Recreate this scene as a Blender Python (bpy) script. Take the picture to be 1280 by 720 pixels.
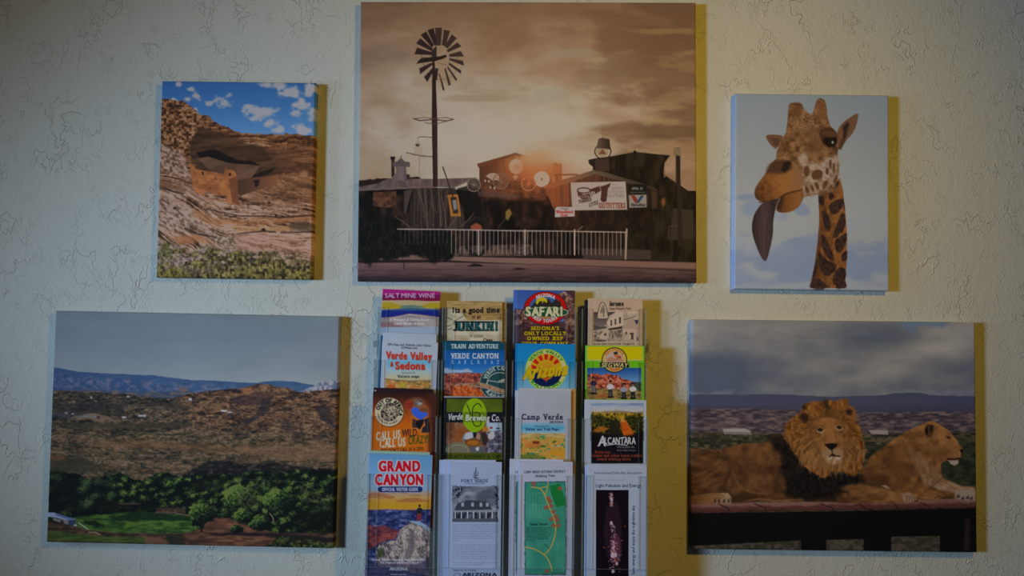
import bpy, bmesh, math, random
import numpy as np
from mathutils import Vector, Matrix

S = bpy.context.scene
for _o in list(bpy.data.objects):
    bpy.data.objects.remove(_o, do_unlink=True)
COL = S.collection

# ------------------------------------------------------------------ camera
CAM_D, CAM_Z, F_PX = 1.34, 1.55, 924.0
PITCH, ROLL, YAW = math.radians(1.764), math.radians(0.717), math.radians(-0.330)
fwd = Vector((math.sin(YAW) * math.cos(PITCH), math.cos(YAW) * math.cos(PITCH), math.sin(PITCH)))
r0 = fwd.cross(Vector((0, 0, 1))).normalized()
u0 = r0.cross(fwd)
RT = math.cos(ROLL) * r0 + math.sin(ROLL) * u0
UP = -math.sin(ROLL) * r0 + math.cos(ROLL) * u0
EYE = Vector((0, -CAM_D, CAM_Z))
cam = bpy.data.cameras.new('camera')
cam.sensor_width = 36.0
cam.lens = F_PX / 1280.0 * 36.0
cam.clip_start = 0.02
cam_o = bpy.data.objects.new('camera', cam)
m3 = Matrix((RT, UP, -fwd)).transposed()
cam_o.matrix_world = Matrix.Translation(EYE) @ m3.to_4x4()
COL.objects.link(cam_o)
S.camera = cam_o


def at(px, py, Y):
    """the point of the plane y = Y that the photograph shows at (px, py)"""
    d = RT * ((px - 640) / F_PX) - UP * ((py - 360) / F_PX) + fwd
    return EYE + d * ((Y - EYE.y) / d.y)


# ------------------------------------------------------------------ light
w = bpy.data.worlds.new('room_ambient')
S.world = w
w.use_nodes = True
w.node_tree.nodes['Background'].inputs[0].default_value = (0.95, 0.92, 0.88, 1)
w.node_tree.nodes['Background'].inputs[1].default_value = 0.012


def spot(name, loc, target, watt, colour, size, blend, radius):
    l = bpy.data.lights.new(name, 'SPOT')
    l.energy, l.color = watt, colour
    l.spot_size, l.spot_blend, l.shadow_soft_size = math.radians(size), blend, radius
    o = bpy.data.objects.new(name, l)
    o.location = loc
    o.rotation_euler = (Vector(target) - Vector(loc)).to_track_quat('-Z', 'Y').to_euler()
    COL.objects.link(o)
    return o


# cool daylight from a narrow window on the left, a warm lamp to the upper right
spot('window_daylight', (-2.0, -1.7, 1.62), (0.62, 0, 1.43), 150, (0.475, 0.72, 1.0), 60, 1.0, 0.19)
spot('far_window_daylight', (-1.95, -0.72, 1.60), (1.2, 0, 1.43), 18, (0.475, 0.72, 1.0), 90, 1.0, 0.10)
spot('room_lamp', (0.55, -1.075, 2.075), (-0.09, 0, 1.43), 17.0, (1.0, 0.635, 0.06), 134, 1.0, 0.075)

S.view_settings.view_transform = 'Standard'
S.view_settings.look = 'None'
S.view_settings.gamma = 1.0
S.view_settings.use_curve_mapping = False
S.view_settings.exposure = 0.0
S.cycles.transparent_max_bounces = 64


# ------------------------------------------------------------------ materials
def mat(name):
    m = bpy.data.materials.new(name)
    m.use_nodes = True
    nt = m.node_tree
    return m, nt, nt.nodes['Principled BSDF'], nt.nodes['Material Output']


def node(nt, kind, **kw):
    n = nt.nodes.new(kind)
    for k, v in kw.items():
        setattr(n, k, v)
    return n


def math_node(nt, op, a, b=None, c=None):
    n = nt.nodes.new('ShaderNodeMath')
    n.operation = op
    for i, v in enumerate((a, b, c)):
        if v is None:
            continue
        if isinstance(v, (int, float)):
            n.inputs[i].default_value = v
        else:
            nt.links.new(v, n.inputs[i])
    return n.outputs[0]


def noise(nt, vec, scale, detail=2.0, rough=0.5, dist=0.0):
    n = nt.nodes.new('ShaderNodeTexNoise')
    n.inputs['Scale'].default_value = scale
    n.inputs['Detail'].default_value = detail
    n.inputs['Roughness'].default_value = rough
    n.inputs['Distortion'].default_value = dist
    if vec is not None:
        nt.links.new(vec, n.inputs['Vector'])
    return n.outputs['Fac']


def wall_material():
    m, nt, p, out = mat('painted_plaster')
    co = nt.nodes.new('ShaderNodeTexCoord').outputs['Object']
    p.inputs['Base Color'].default_value = (0.74, 0.71, 0.63, 1)
    p.inputs['Roughness'].default_value = 0.62
    p.inputs['Specular IOR Level'].default_value = 0.30
    # skip-trowel plaster: thin raised squiggles in patches, over a faint orange peel
    mp = node(nt, 'ShaderNodeMapping')
    mp.inputs['Scale'].default_value = (1.0, 1.0, 0.72)
    nt.links.new(co, mp.inputs['Vector'])
    v = mp.outputs['Vector']
    h = None
    for sc, wd, amp, off in ((18, 0.013, 0.9, 0.0), (40, 0.021, 0.75, 3.7), (75, 0.036, 0.35, 9.3)):
        mo = node(nt, 'ShaderNodeMapping')
        mo.inputs['Location'].default_value = (off, off * 1.7, off * 0.6)
        nt.links.new(v, mo.inputs['Vector'])
        f = noise(nt, mo.outputs['Vector'], sc, 3.2, 0.55, 0.3)
        d = math_node(nt, 'ABSOLUTE', math_node(nt, 'SUBTRACT', f, 0.53))
        mr = node(nt, 'ShaderNodeMapRange', interpolation_type='SMOOTHSTEP')
        mr.inputs['From Min'].default_value = wd
        mr.inputs['From Max'].default_value = 0.0
        nt.links.new(d, mr.inputs['Value'])
        msk = noise(nt, mo.outputs['Vector'], sc * 0.5, 2.0, 0.5)
        m2 = node(nt, 'ShaderNodeMapRange', interpolation_type='SMOOTHSTEP')
        m2.inputs['From Min'].default_value = 0.50
        m2.inputs['From Max'].default_value = 0.66
        nt.links.new(msk, m2.inputs['Value'])
        r = math_node(nt, 'MULTIPLY', math_node(nt, 'MULTIPLY', mr.outputs['Result'], m2.outputs['Result']), amp)
        h = r if h is None else math_node(nt, 'MAXIMUM', h, r)
    fine = noise(nt, co, 260, 2.0, 0.5)
    mid = noise(nt, co, 75, 3.0, 0.6)
    h = math_node(nt, 'ADD', h, math_node(nt, 'MULTIPLY', fine, 0.45))
    h = math_node(nt, 'ADD', h, math_node(nt, 'MULTIPLY', mid, 0.7))
    b = node(nt, 'ShaderNodeBump')
    b.inputs['Strength'].default_value = 0.85
    b.inputs['Distance'].default_value = 0.0016
    nt.links.new(h, b.inputs['Height'])
    nt.links.new(b.outputs['Normal'], p.inputs['Normal'])
    return m


# ------------------------------------------------------------------ the wall
def link(name, me, parent=None):
    o = bpy.data.objects.new(name, me)
    COL.objects.link(o)
    if parent is not None:
        o.parent = parent
    return o


def box_bm(bm, x0, x1, y0, y1, z0, z1, mi=0):
    v = [bm.verts.new((x, y, z)) for x in (x0, x1) for y in (y0, y1) for z in (z0, z1)]
    for q in ((0, 1, 3, 2), (4, 6, 7, 5), (0, 4, 5, 1), (2, 3, 7, 6), (0, 2, 6, 4), (1, 5, 7, 3)):
        f = bm.faces.new([v[i] for i in q])
        f.material_index = mi
    return v


def bm_obj(name, bm, mats, parent=None, smooth=False):
    bmesh.ops.recalc_face_normals(bm, faces=bm.faces)
    me = bpy.data.meshes.new(name)
    bm.to_mesh(me)
    bm.free()
    for mm in mats:
        me.materials.append(mm)
    if smooth:
        for pl in me.polygons:
            pl.use_smooth = True
    return link(name, me, parent)


bm = bmesh.new()
box_bm(bm, -1.9, 1.9, 0.0, 0.12, 0.0, 2.75)
wall = bm_obj('wall_back', bm, [wall_material()])
wall['kind'] = 'structure'
wall['label'] = 'cream painted plaster wall with a skip-trowel texture'


# ------------------------------------------------------------------ a small painter
# Each print is painted as a raster of colours (0-255) that becomes the colour
# attribute of its surface. Coordinates of a picture are picture units.
def _hash(ix, iy, seed):
    ix, iy = np.asarray(ix), np.asarray(iy)
    h = (ix.astype(np.int64) * 374761393 + iy.astype(np.int64) * 668265263 + (seed * 974634777 & 0xffffffff)) & 0xffffffff
    h = ((h ^ (h >> 13)) * np.int64(1274126177 & 0x7fffffff)) & 0xffffffff
    h = ((h ^ (h >> 15)) * np.int64(1103515245)) & 0xffffffff
    h = h ^ (h >> 16)
    return (h & 0xfffff) / float(0xfffff)


def vnoise(x, y, seed=0):
    ix, iy = np.floor(x), np.floor(y)
    fx, fy = x - ix, y - iy
    fx = fx * fx * fx * (fx * (fx * 6 - 15) + 10)
    fy = fy * fy * fy * (fy * (fy * 6 - 15) + 10)
    a, b = _hash(ix, iy, seed), _hash(ix + 1, iy, seed)
    c, d = _hash(ix, iy + 1, seed), _hash(ix + 1, iy + 1, seed)
    return a + (b - a) * fx + (c - a) * fy + (a - b - c + d) * fx * fy


def fbm(x, y, seed=0, octs=4, gain=0.5):
    s, amp, tot = 0, 1.0, 0
    for k in range(octs):
        s = s + amp * vnoise(x, y, seed + 17 * k)
        tot += amp
        amp *= gain
        x, y = x * 2.03 + 11.3, y * 2.03 - 7.1
    return s / tot


def worley(x, y, seed=0):
    ix, iy = np.floor(x), np.floor(y)
    f1 = np.full(x.shape, 9.0)
    f2 = np.full(x.shape, 9.0)
    cid = np.zeros(x.shape)
    for dx in (-1, 0, 1):
        for dy in (-1, 0, 1):
            cx, cy = ix + dx, iy + dy
            px, py = cx + _hash(cx, cy, seed), cy + _hash(cx, cy, seed + 5)
            d = np.hypot(px - x, py - y)
            c = _hash(cx, cy, seed + 9)
            n1 = d < f1
            f2 = np.where(n1, f1, np.minimum(f2, d))
            cid = np.where(n1, c, cid)
            f1 = np.where(n1, d, f1)
    return f1, f2, cid


def sstep(a, b, x):
    t = np.clip((x - a) / (b - a), 0, 1)
    return t * t * (3 - 2 * t)


def ramp(t, stops):
    """stops: (position, (r, g, b)) in rising order"""
    xs = [s[0] for s in stops]
    return np.stack([np.interp(t, xs, [s[1][k] for s in stops]) for k in range(3)], -1)


GLYPHS = {}
GH = 96          # raster lines per capital height


def glyph(ch):
    """coverage mask, left bearing and advance of a character; capital height is 1"""
    if ch in GLYPHS:
        return GLYPHS[ch]

    def mesh_of(txt):
        cu = bpy.data.curves.new('glyph', 'FONT')
        cu.body = txt
        cu.resolution_u = 4
        o = bpy.data.objects.new('glyph', cu)
        COL.objects.link(o)
        bpy.context.view_layer.update()
        dg = bpy.context.evaluated_depsgraph_get()
        me = o.evaluated_get(dg).to_mesh()
        me.calc_loop_triangles()
        v = np.array([p.co[:2] for p in me.vertices]) if len(me.vertices) else np.zeros((0, 2))
        t = [tuple(q.vertices) for q in me.loop_triangles]
        o.evaluated_get(dg).to_mesh_clear()
        bpy.data.objects.remove(o, do_unlink=True)
        bpy.data.curves.remove(cu)
        return v, t
    if '#cap' not in GLYPHS:
        v, _ = mesh_of('H')
        GLYPHS['#cap'] = float(v[:, 1].max())
        v2, _ = mesh_of('HH')
        GLYPHS['#HH'] = float(v2[:, 0].max() - v2[:, 0].min())

    cap = GLYPHS['#cap']
    v, t = mesh_of(ch)
    v3, _ = mesh_of('H' + ch + 'H')
    adv = (float(v3[:, 0].max() - v3[:, 0].min()) - GLYPHS['#HH']) / cap
    if ch == ' ':
        g = (np.zeros((2, 2)), 0.0, 0.0, max(adv, 0.4))
        GLYPHS[ch] = g
        return g
    v = v / cap
    if ch == 'J':
        v[:, 1] = (v[:, 1] - v[:, 1].min()) / (v[:, 1].max() - v[:, 1].min())
    x0 = v[:, 0].min()
    wd = v[:, 0].max() - x0
    pad = 10
    W = int(wd * GH) + 2 * pad
    H = int(GH * 1.45) + 2 * pad
    base = pad + int(GH * 1.12)          # row of the baseline
    P = np.stack([(v[:, 0] - x0) * GH + pad, base - v[:, 1] * GH], -1)
    m = np.zeros((H, W), bool)
    yy, xx = np.mgrid[0:H, 0:W]
    for a, b, c in t:
        A, B, C = P[a], P[b], P[c]
        i0, i1 = max(int(min(A[1], B[1], C[1])), 0), min(int(max(A[1], B[1], C[1])) + 2, H)
        j0, j1 = max(int(min(A[0], B[0], C[0])), 0), min(int(max(A[0], B[0], C[0])) + 2, W)
        X, Y = xx[i0:i1, j0:j1], yy[i0:i1, j0:j1]
        e = [(q[0] - p[0]) * (Y - p[1]) - (q[1] - p[1]) * (X - p[0]) for p, q in ((A, B), (B, C), (C, A))]
        m[i0:i1, j0:j1] |= ((e[0] >= -0.5) & (e[1] >= -0.5) & (e[2] >= -0.5)) | ((e[0] <= 0.5) & (e[1] <= 0.5) & (e[2] <= 0.5))
    g = (m, pad, base, adv)
    GLYPHS[ch] = g
    return g


def dilate(m, rx, ry):
    o = m.copy()
    for k in range(1, rx + 1):
        o[:, k:] |= m[:, :-k]
        o[:, :-k] |= m[:, k:]
    b = o.copy()
    for k in range(1, ry + 1):
        o[k:, :] |= b[:-k, :]
        o[:-k, :] |= b[k:, :]
    return o


STYLED = {}


def styled(ch, bold, serif):
    key = (ch, bold, serif)
    if key in STYLED:
        return STYLED[key]
    m, pad, base, adv = glyph(ch)
    m = m.astype(bool)
    if ch != ' ':
        ex = bold + serif + 2
        m = np.pad(m, ((4, 4), (ex, ex)))
        pad, base = pad + ex, base + 4
        if serif and ch.isalpha():
            th = max(serif // 2, 6)
            top = base - (GH if ch.isupper() or ch in 'bdfhkl' else int(GH * 0.74))
            s = np.zeros_like(m)
            for r0_, r1_ in ((base - th, base + 1), (top, top + th)):
                s[r0_:r1_] = dilate(m[r0_:r1_], serif, 0)
            m = m | s
        if bold:
            m = dilate(m, bold, bold // 2)
    pyr = [m.astype(np.float32)]
    while min(pyr[-1].shape) > 6 and len(pyr) < 6:
        a = pyr[-1]
        a = np.pad(a, ((0, a.shape[0] % 2), (0, a.shape[1] % 2)))
        pyr.append((a[0::2, 0::2] + a[1::2, 0::2] + a[0::2, 1::2] + a[1::2, 1::2]) / 4)
    STYLED[key] = (pyr, pad, base, adv + 2.0 * bold / GH * 0.8 + serif / GH * 0.9)
    return STYLED[key]


class Pic:
    def __init__(self, quad, W, H):
        """quad: corners TL TR BR BL of the picture in picture units; W x H raster"""
        self.W, self.H = W, H
        u = np.linspace(0, 1, W)[None, :]
        v = np.linspace(0, 1, H)[:, None]
        q = np.array(quad, float)
        self.X = (1 - u) * (1 - v) * q[0, 0] + u * (1 - v) * q[1, 0] + u * v * q[2, 0] + (1 - u) * v * q[3, 0]
        self.Y = (1 - u) * (1 - v) * q[0, 1] + u * (1 - v) * q[1, 1] + u * v * q[2, 1] + (1 - u) * v * q[3, 1]
        self.c = np.zeros((H, W, 3))
        self.res = W / abs(q[1, 0] - q[0, 0])      # raster columns per unit

    def box(self, x0, y0, x1, y1, m=3):
        s = (self.X > x0 - m) & (self.X < x1 + m) & (self.Y > y0 - m) & (self.Y < y1 + m)
        r, c = np.where(s.any(1))[0], np.where(s.any(0))[0]
        if len(r) == 0:
            return slice(0, 0), slice(0, 0)
        return slice(r[0], r[-1] + 1), slice(c[0], c[-1] + 1)

    def put(self, mask, col, sl=None):
        c = self.c if sl is None else self.c[sl]
        col = np.asarray(col, float)
        m = mask[..., None]
        c[...] = c * (1 - m) + col * m

    def fill(self, col):
        self.c[...] = np.asarray(col, float)

    def _poly_sd(self, pts, X, Y, closed=True):
        P = np.array(pts, float)
        n = len(P)
        ins = np.zeros(X.shape, bool)
        d = np.full(X.shape, 1e9)
        for i in range(n if closed else n - 1):
            a, b = P[i], P[(i + 1) % n]
            e = b - a
            L = e @ e + 1e-12
            t = np.clip(((X - a[0]) * e[0] + (Y - a[1]) * e[1]) / L, 0, 1)
            d = np.minimum(d, (X - a[0] - t * e[0]) ** 2 + (Y - a[1] - t * e[1]) ** 2)
            if closed and a[1] != b[1]:
                cr = ((a[1] > Y) != (b[1] > Y)) & (X < (b[0] - a[0]) * (Y - a[1]) / (b[1] - a[1]) + a[0])
                ins ^= cr
        d = np.sqrt(d)
        return np.where(ins, d, -d) if closed else d

    def poly(self, pts, col=None, soft=0.7, wob=None, alpha=1.0, smooth=0):
        """filled polygon; wob = (amplitude, scale, seed) roughens its outline"""
        if smooth:
            pts = chaikin(pts, smooth, True)
        P = np.array(pts, float)
        mg = soft + 2 + (wob[0] if wob else 0)
        sl = self.box(P[:, 0].min(), P[:, 1].min(), P[:, 0].max(), P[:, 1].max(), mg)
        X, Y = self.X[sl], self.Y[sl]
        if X.size == 0:
            return None
        if wob:
            n1 = fbm(X / wob[1], Y / wob[1], wob[2], 3) - 0.5
            n2 = fbm(X / wob[1] + 31, Y / wob[1] + 57, wob[2], 3) - 0.5
            X, Y = X + n1 * 2 * wob[0], Y + n2 * 2 * wob[0]
        m = np.clip(0.5 + self._poly_sd(pts, X, Y) / soft, 0, 1) * alpha
        if col is None:
            return sl, m
        self.put(m, col(self.X[sl], self.Y[sl]) if callable(col) else col, sl)

    def mask(self, pts, soft=0.7, wob=None, smooth=0):
        full = np.zeros((self.H, self.W))
        r = self.poly(pts, None, soft, wob, smooth=smooth)
        if r:
            full[r[0]] = r[1]
        return full

    def line(self, pts, wd, col, soft=0.7, alpha=1.0, smooth=0):
        """polyline of width wd (or a tapering pair of widths)"""
        if smooth:
            pts = chaikin(pts, smooth, False)
        P = np.array(pts, float)
        w0, w1 = (wd, wd) if np.isscalar(wd) else wd
        mg = max(w0, w1) + soft + 1
        sl = self.box(P[:, 0].min(), P[:, 1].min(), P[:, 0].max(), P[:, 1].max(), mg)
        X, Y = self.X[sl], self.Y[sl]
        if X.size == 0:
            return
        m = np.zeros(X.shape)
        n = len(P) - 1
        for i in range(n):
            a, b = P[i], P[i + 1]
            e = b - a
            t = np.clip(((X - a[0]) * e[0] + (Y - a[1]) * e[1]) / (e @ e + 1e-12), 0, 1)
            d = np.hypot(X - a[0] - t * e[0], Y - a[1] - t * e[1])
            r = (w0 + (w1 - w0) * (i + t) / n) / 2
            m = np.maximum(m, np.clip(0.5 + (r - d) / soft, 0, 1) * np.clip(2 * r / soft, 0, 1))
        self.put(m * alpha, col, sl)

    def ell(self, cx, cy, rx, ry, col=None, rot=0.0, soft=0.7, alpha=1.0, ring=None):
        R = max(rx, ry) + soft + 1
        sl = self.box(cx - R, cy - R, cx + R, cy + R, 1)
        X, Y = self.X[sl] - cx, self.Y[sl] - cy
        if X.size == 0:
            return None
        ca, sa = math.cos(math.radians(rot)), math.sin(math.radians(rot))
        x, y = X * ca + Y * sa, -X * sa + Y * ca
        q = np.hypot(x / rx, y / ry) + 1e-9
        g = np.hypot(x / rx ** 2, y / ry ** 2) + 1e-9
        sd = (1 - q) * q / g
        if ring:
            sd = ring / 2 - np.abs(sd)
        m = np.clip(0.5 + sd / soft, 0, 1) * alpha
        if col is None:
            return sl, m
        self.put(m, col(self.X[sl], self.Y[sl]) if callable(col) else col, sl)

    def rect(self, x0, y0, x1, y1, col, soft=0.6, alpha=1.0):
        self.poly([(x0, y0), (x1, y0), (x1, y1), (x0, y1)], col, soft, None, alpha)

    def _glyphs(self, txt, bold, serif, track):
        out, x = [], 0.0
        for ch in txt:
            pyr, pad, base, adv = styled(ch, bold, serif)
            out.append((pyr, pad, base, x, ch))
            x += adv + track
        return out, max(x - track, 0.01)

    def text(self, txt, x0, x1, yb, h, col, bold=0, serif=0, slope=0.0, shear=0.0, track=0.0, alpha=1.0, arc=None, vert=False):
        """txt fills x0..x1 on baseline yb with capital height h; slope = rise of the baseline per unit.
        arc = (cx, cy, r, a0, a1): along a circle from angle a0 to a1 (degrees, 0 = up, clockwise)"""
        gl, tot = self._glyphs(txt, bold, serif, track)
        if arc:
            cx, cy, r, a0, a1 = arc
            R = r + 1.6 * h
            sl = self.box(cx - R, cy - R, cx + R, cy + R, 1)
        elif vert:
            sl = self.box(x0 - 1.4 * h, min(yb, x1) - 1, x0 + h, max(yb, x1) + 1, 1)
        else:
            dy = abs(slope) * abs(x1 - x0)
            sl = self.box(x0 - h, yb - 1.4 * h - dy, x1 + h, yb + 0.6 * h + dy, 1)
        X, Y = self.X[sl], self.Y[sl]
        if X.size == 0:
            return
        acc = np.zeros(X.shape)
        px = 1.0 / self.res
        lines_per_px = GH / h * px
        lev = int(np.clip(math.floor(math.log2(max(lines_per_px, 1.0))), 0, 5))
        for ox in (-0.25, 0.25):
            for oy in (-0.25, 0.25):
                x, y = X + ox * px, Y + oy * px
                if arc:
                    dx, dyy = x - cx, y - cy
                    ang = np.degrees(np.arctan2(dx, -dyy))
                    if a1 > a0:
                        t = (((ang - a0 + 25) % 360) - 25) / (a1 - a0)
                        up = (np.hypot(dx, dyy) - r) / h
                    else:      # reads along the bottom
                        ang = ang % 360
                        t = (ang - a0 % 360) / (a1 - a0)
                        up = (r - np.hypot(dx, dyy)) / h
                    s = t * tot
                elif vert:     # reads upwards, from yb up to x1
                    s = (yb - y) / (yb - x1) * tot
                    up = (x0 - x) / h
                else:
                    up = ((yb - slope * (x - x0)) - y) / h
                    s = (x - x0 - shear * up * h) / (x1 - x0) * tot
                for pyr, pad, base, gx, ch in gl:
                    if ch == ' ':
                        continue
                    L = min(lev, len(pyr) - 1)
                    a = pyr[L]
                    k = 2.0 ** L
                    gj = ((s - gx) * GH + pad) / k - 0.5
                    gi = (base - up * GH) / k - 0.5
                    ok = (gj > -1) & (gi > -1) & (gj < a.shape[1]) & (gi < a.shape[0])
                    if not ok.any():
                        continue
                    jj, ii = gj[ok], gi[ok]
                    j0 = np.floor(jj).astype(int)
                    i0 = np.floor(ii).astype(int)
                    fj, fi = jj - j0, ii - i0
                    ap = np.pad(a, 1)
                    val = (ap[i0 + 1, j0 + 1] * (1 - fj) * (1 - fi) + ap[np.minimum(i0 + 2, ap.shape[0] - 1), j0 + 1] * (1 - fj) * fi
                           + ap[i0 + 1, np.minimum(j0 + 2, ap.shape[1] - 1)] * fj * (1 - fi)
                           + ap[np.minimum(i0 + 2, ap.shape[0] - 1), np.minimum(j0 + 2, ap.shape[1] - 1)] * fj * fi)
                    acc[ok] = np.maximum(acc[ok], 0) + val / 4
        self.put(np.clip(acc, 0, 1) * alpha, col, sl)


def chaikin(pts, n, closed):
    P = [tuple(p) for p in pts]
    for _ in range(n):
        Q = []
        m = len(P)
        for i in range(m if closed else m - 1):
            a, b = P[i], P[(i + 1) % m]
            Q += [(0.75 * a[0] + 0.25 * b[0], 0.75 * a[1] + 0.25 * b[1]), (0.25 * a[0] + 0.75 * b[0], 0.25 * a[1] + 0.75 * b[1])]
        if not closed:
            Q = [P[0]] + Q + [P[-1]]
        P = Q
    return P


def to_linear(c):
    c = np.clip(c / 255.0, 0, 1)
    return np.where(c <= 0.04045, c / 12.92, ((c + 0.055) / 1.055) ** 2.4)

# ------------------------------------------------------------------ picture: windmill and frontier sheds at sunset
def art_windmill(p):
    X, Y = p.X, p.Y
    d = np.hypot((X - 625) / 190, (Y - 175) / 95)
    n = fbm(X / 70, Y / 26, 3, 5)
    n2 = fbm(X / 28, Y / 14, 8, 4)
    t = d + (n - 0.5) * 0.9 + (n2 - 0.5) * 0.35
    p.c[...] = ramp(t, [(0.15, (170, 158, 140)), (0.75, (158, 141, 120)), (1.1, (145, 118, 92)), (1.5, (128, 98, 72)), (2.1, (110, 82, 58))])
    # heavier cloud at the right and a violet bank at the left
    c = sstep(0.42, 0.68, fbm((X - Y * 0.6) / 62, Y / 24, 21, 5) + 0.22 * sstep(690, 850, X) - 0.12 * sstep(800, 600, X) - 0.1 * np.abs(Y - 80) / 80)
    p.put(c * 0.6 * sstep(660, 800, X), (92, 68, 51))
    lt = sstep(0.5, 0.72, fbm(X / 52, Y / 11, 33, 4)) * sstep(720, 800, X) * sstep(20, 40, Y)
    p.put(lt * 0.45, (140, 112, 76))
    p.put(0.55 * sstep(1, 0, np.hypot((X - 470) / 75, (Y - 72) / 26) + (n2 - 0.5)), (104, 82, 68))
    p.put(0.5 * sstep(175, 215, Y) * sstep(560, 470, X), (138, 112, 82))
    for cx, cy, rx, ry, col, al in ((605, 123, 50, 6, (141, 115, 88), 0.6), (715, 84, 32, 8, (139, 112, 86), 0.7), (770, 162, 40, 7, (112, 88, 66), 0.6),
                                    (835, 165, 46, 10, (94, 72, 54), 0.7), (830, 38, 50, 5, (132, 104, 68), 0.7), (690, 120, 26, 12, (146, 136, 118), 0.5),
                                    (720, 66, 40, 6, (138, 124, 104), 0.6), (850, 120, 30, 8, (136, 110, 80), 0.5)):
        dd = np.hypot((X - cx) / rx, (Y - cy) / ry) + (n2 - 0.5) * 1.1
        p.put(sstep(1.15, 0.5, dd) * al, col)
    # far hills of roofs, ground
    p.poly([(440, 227), (458, 226), (475, 224), (490, 225), (520, 222), (524, 223), (530, 232), (440, 240)], (34, 22, 18), wob=(1, 5, 3))
    p.rect(440, 318, 880, 360, (72, 50, 47))
    dark = [(440, 236), (545, 236), (590, 240), (600, 236), (690, 242), (735, 225), (760, 215), (850, 240), (880, 240), (880, 325), (440, 325)]
    p.poly(dark, lambda x, y: ramp(fbm(x / 9, y / 14, 5, 4), [(0.3, (12, 9, 9)), (0.55, (24, 17, 14)), (0.8, (48, 32, 24))]))
    # left shed: grey roof with a ventilator
    roof = [(441, 236), (452, 234), (470, 231), (484, 224.5), (545, 225), (590, 223.5), (593, 224), (566, 236), (530, 234.5), (470, 237), (441, 239)]
    p.poly(roof, lambda x, y: ramp(fbm(x / 4, y / 12, 7, 3), [(0.3, (76, 60, 56)), (0.7, (98, 79, 70))]))
    p.poly([(447, 237.5), (545, 234), (545, 236), (447, 240)], (96, 76, 66))
    p.rect(488, 198, 492, 223, (42, 28, 24))
    p.rect(486.7, 197, 492.7, 200.5, (26, 17, 15))
    p.poly([(500.3, 194), (501, 199), (505, 203), (511.5, 204), (511.5, 210), (490, 210), (490, 204), (495, 203), (499.5, 199)], (80, 65, 61))
    p.poly([(493.5, 209.5), (506.5, 209.5), (507, 218), (511, 225), (508, 227), (487, 227), (490, 222), (494, 217)], lambda x, y: ramp((x - 487) / 24, [(0, (86, 70, 66)), (0.6, (100, 83, 78)), (1, (62, 48, 45))]))
    p.poly([(507, 219), (511, 219.5), (512, 225), (508, 226)], (44, 32, 28))
    # walls: plank board and leaning tin sheet
    p.poly([(465, 242), (494, 240.5), (494, 260), (481, 261), (465, 259)], lambda x, y: ramp(fbm(x / 5, y / 5, 12, 3), [(0.3, (54, 32, 23)), (0.7, (92, 57, 38))]))
    p.poly([(504, 240), (515, 238), (506, 268), (504, 268)], (62, 50, 44))
    p.poly([(516, 237), (568, 236), (583, 280), (580, 290), (505, 290)], lambda x, y: ramp(fbm(x / 2.2, y / 25, 14, 3), [(0.3, (33, 25, 22)), (0.7, (60, 47, 40))]))
    p.poly([(571, 237), (590, 232), (600, 238), (606, 290), (590, 290)], (17, 15, 13), alpha=0.8)
    p.line([(566, 236), (591, 224.5), (594, 224)], 2.0, (100, 80, 66))
    # middle barn with its two white discs
    barn = [(596, 206), (644.5, 192.5), (664, 197), (675, 203), (703, 206), (703, 232), (690, 246), (650, 250), (608, 246), (599, 236), (599, 211)]
    p.poly(barn, lambda x, y: ramp(np.clip((x - 596) / 100, 0, 1) + (fbm(x / 2.5, y / 40, 17, 3) - 0.5) * 0.5 - (y - 205) * 0.004,
                                   [(0, (74, 44, 28)), (0.3, (98, 57, 33)), (0.6, (136, 74, 40)), (1, (124, 70, 40))]))
    p.poly([(596, 206.5), (644.5, 192), (652, 194), (652, 197), (644.5, 196), (598, 211)], (92, 52, 33))
    p.poly([(604, 236), (610, 226), (690, 226), (696, 240), (690, 252), (600, 252)], lambda x, y: ramp(fbm(x / 7, y / 5, 19, 4), [(0.3, (36, 23, 18)), (0.7, (98, 56, 36))]), soft=4, alpha=0.8)
    p.poly([(607, 222), (611, 218.5), (616, 217.3), (621, 218.5), (624, 222), (624.5, 227), (616, 227), (611, 224)], (146, 128, 108))
    p.ell(645.5, 209.5, 9.3, 9.4, (158, 147, 128))
    p.ell(645.5, 209.5, 0.9, 0.9, (110, 62, 44))
    p.ell(644.5, 222.5, 3, 2.6, (150, 126, 100))
    p.rect(643, 224, 646, 226.5, (140, 112, 86))
    # sun flare behind the ridge
    fl = np.exp(-(np.hypot((X - 673) / 26, (Y - 204) / 15)) ** 2)
    p.put(np.clip(fl * 1.1, 0, 0.95), (176, 144, 104))
    fl = np.exp(-(np.hypot((X - 668) / 42, (Y - 212) / 20)) ** 2) * sstep(198, 210, Y)
    p.put(fl * 0.5, (160, 84, 42))
    core = np.exp(-(np.hypot((X - 671) / 13, (Y - 199) / 7)) ** 2)
    p.put(np.clip(core, 0, 1) * 0.9, (196, 158, 112))
    p.ell(677.5, 225.3, 10.0, 9.8, (160, 150, 132))
    p.ell(677.5, 225.3, 1.2, 1.2, (110, 62, 44))
    p.poly([(692, 205), (696, 204), (697, 207.5), (703, 208), (703, 211), (694, 211), (694, 230), (690, 230)], (150, 92, 50), soft=1.2)
    p.line([(694, 220), (722, 219.5)], 2, (116, 66, 44))
    p.line([(697, 221), (697, 227)], 1.5, (104, 62, 42))

    def wheel(cx, cy, r, col, n, bg=None):
        if bg:
            p.ell(cx, cy, r, r, bg, alpha=0.75)
        p.ell(cx, cy, r, r, col, ring=1.3)
        for k in range(n):
            a = math.pi * 2 * k / n + 0.2
            p.line([(cx, cy), (cx + r * math.cos(a), cy + r * math.sin(a))], 0.8, col, alpha=0.85)
        p.ell(cx, cy, r * 0.17, r * 0.17, col)
    wheel(592, 232.5, 8.2, (112, 92, 76), 12, (18, 15, 13))
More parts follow.
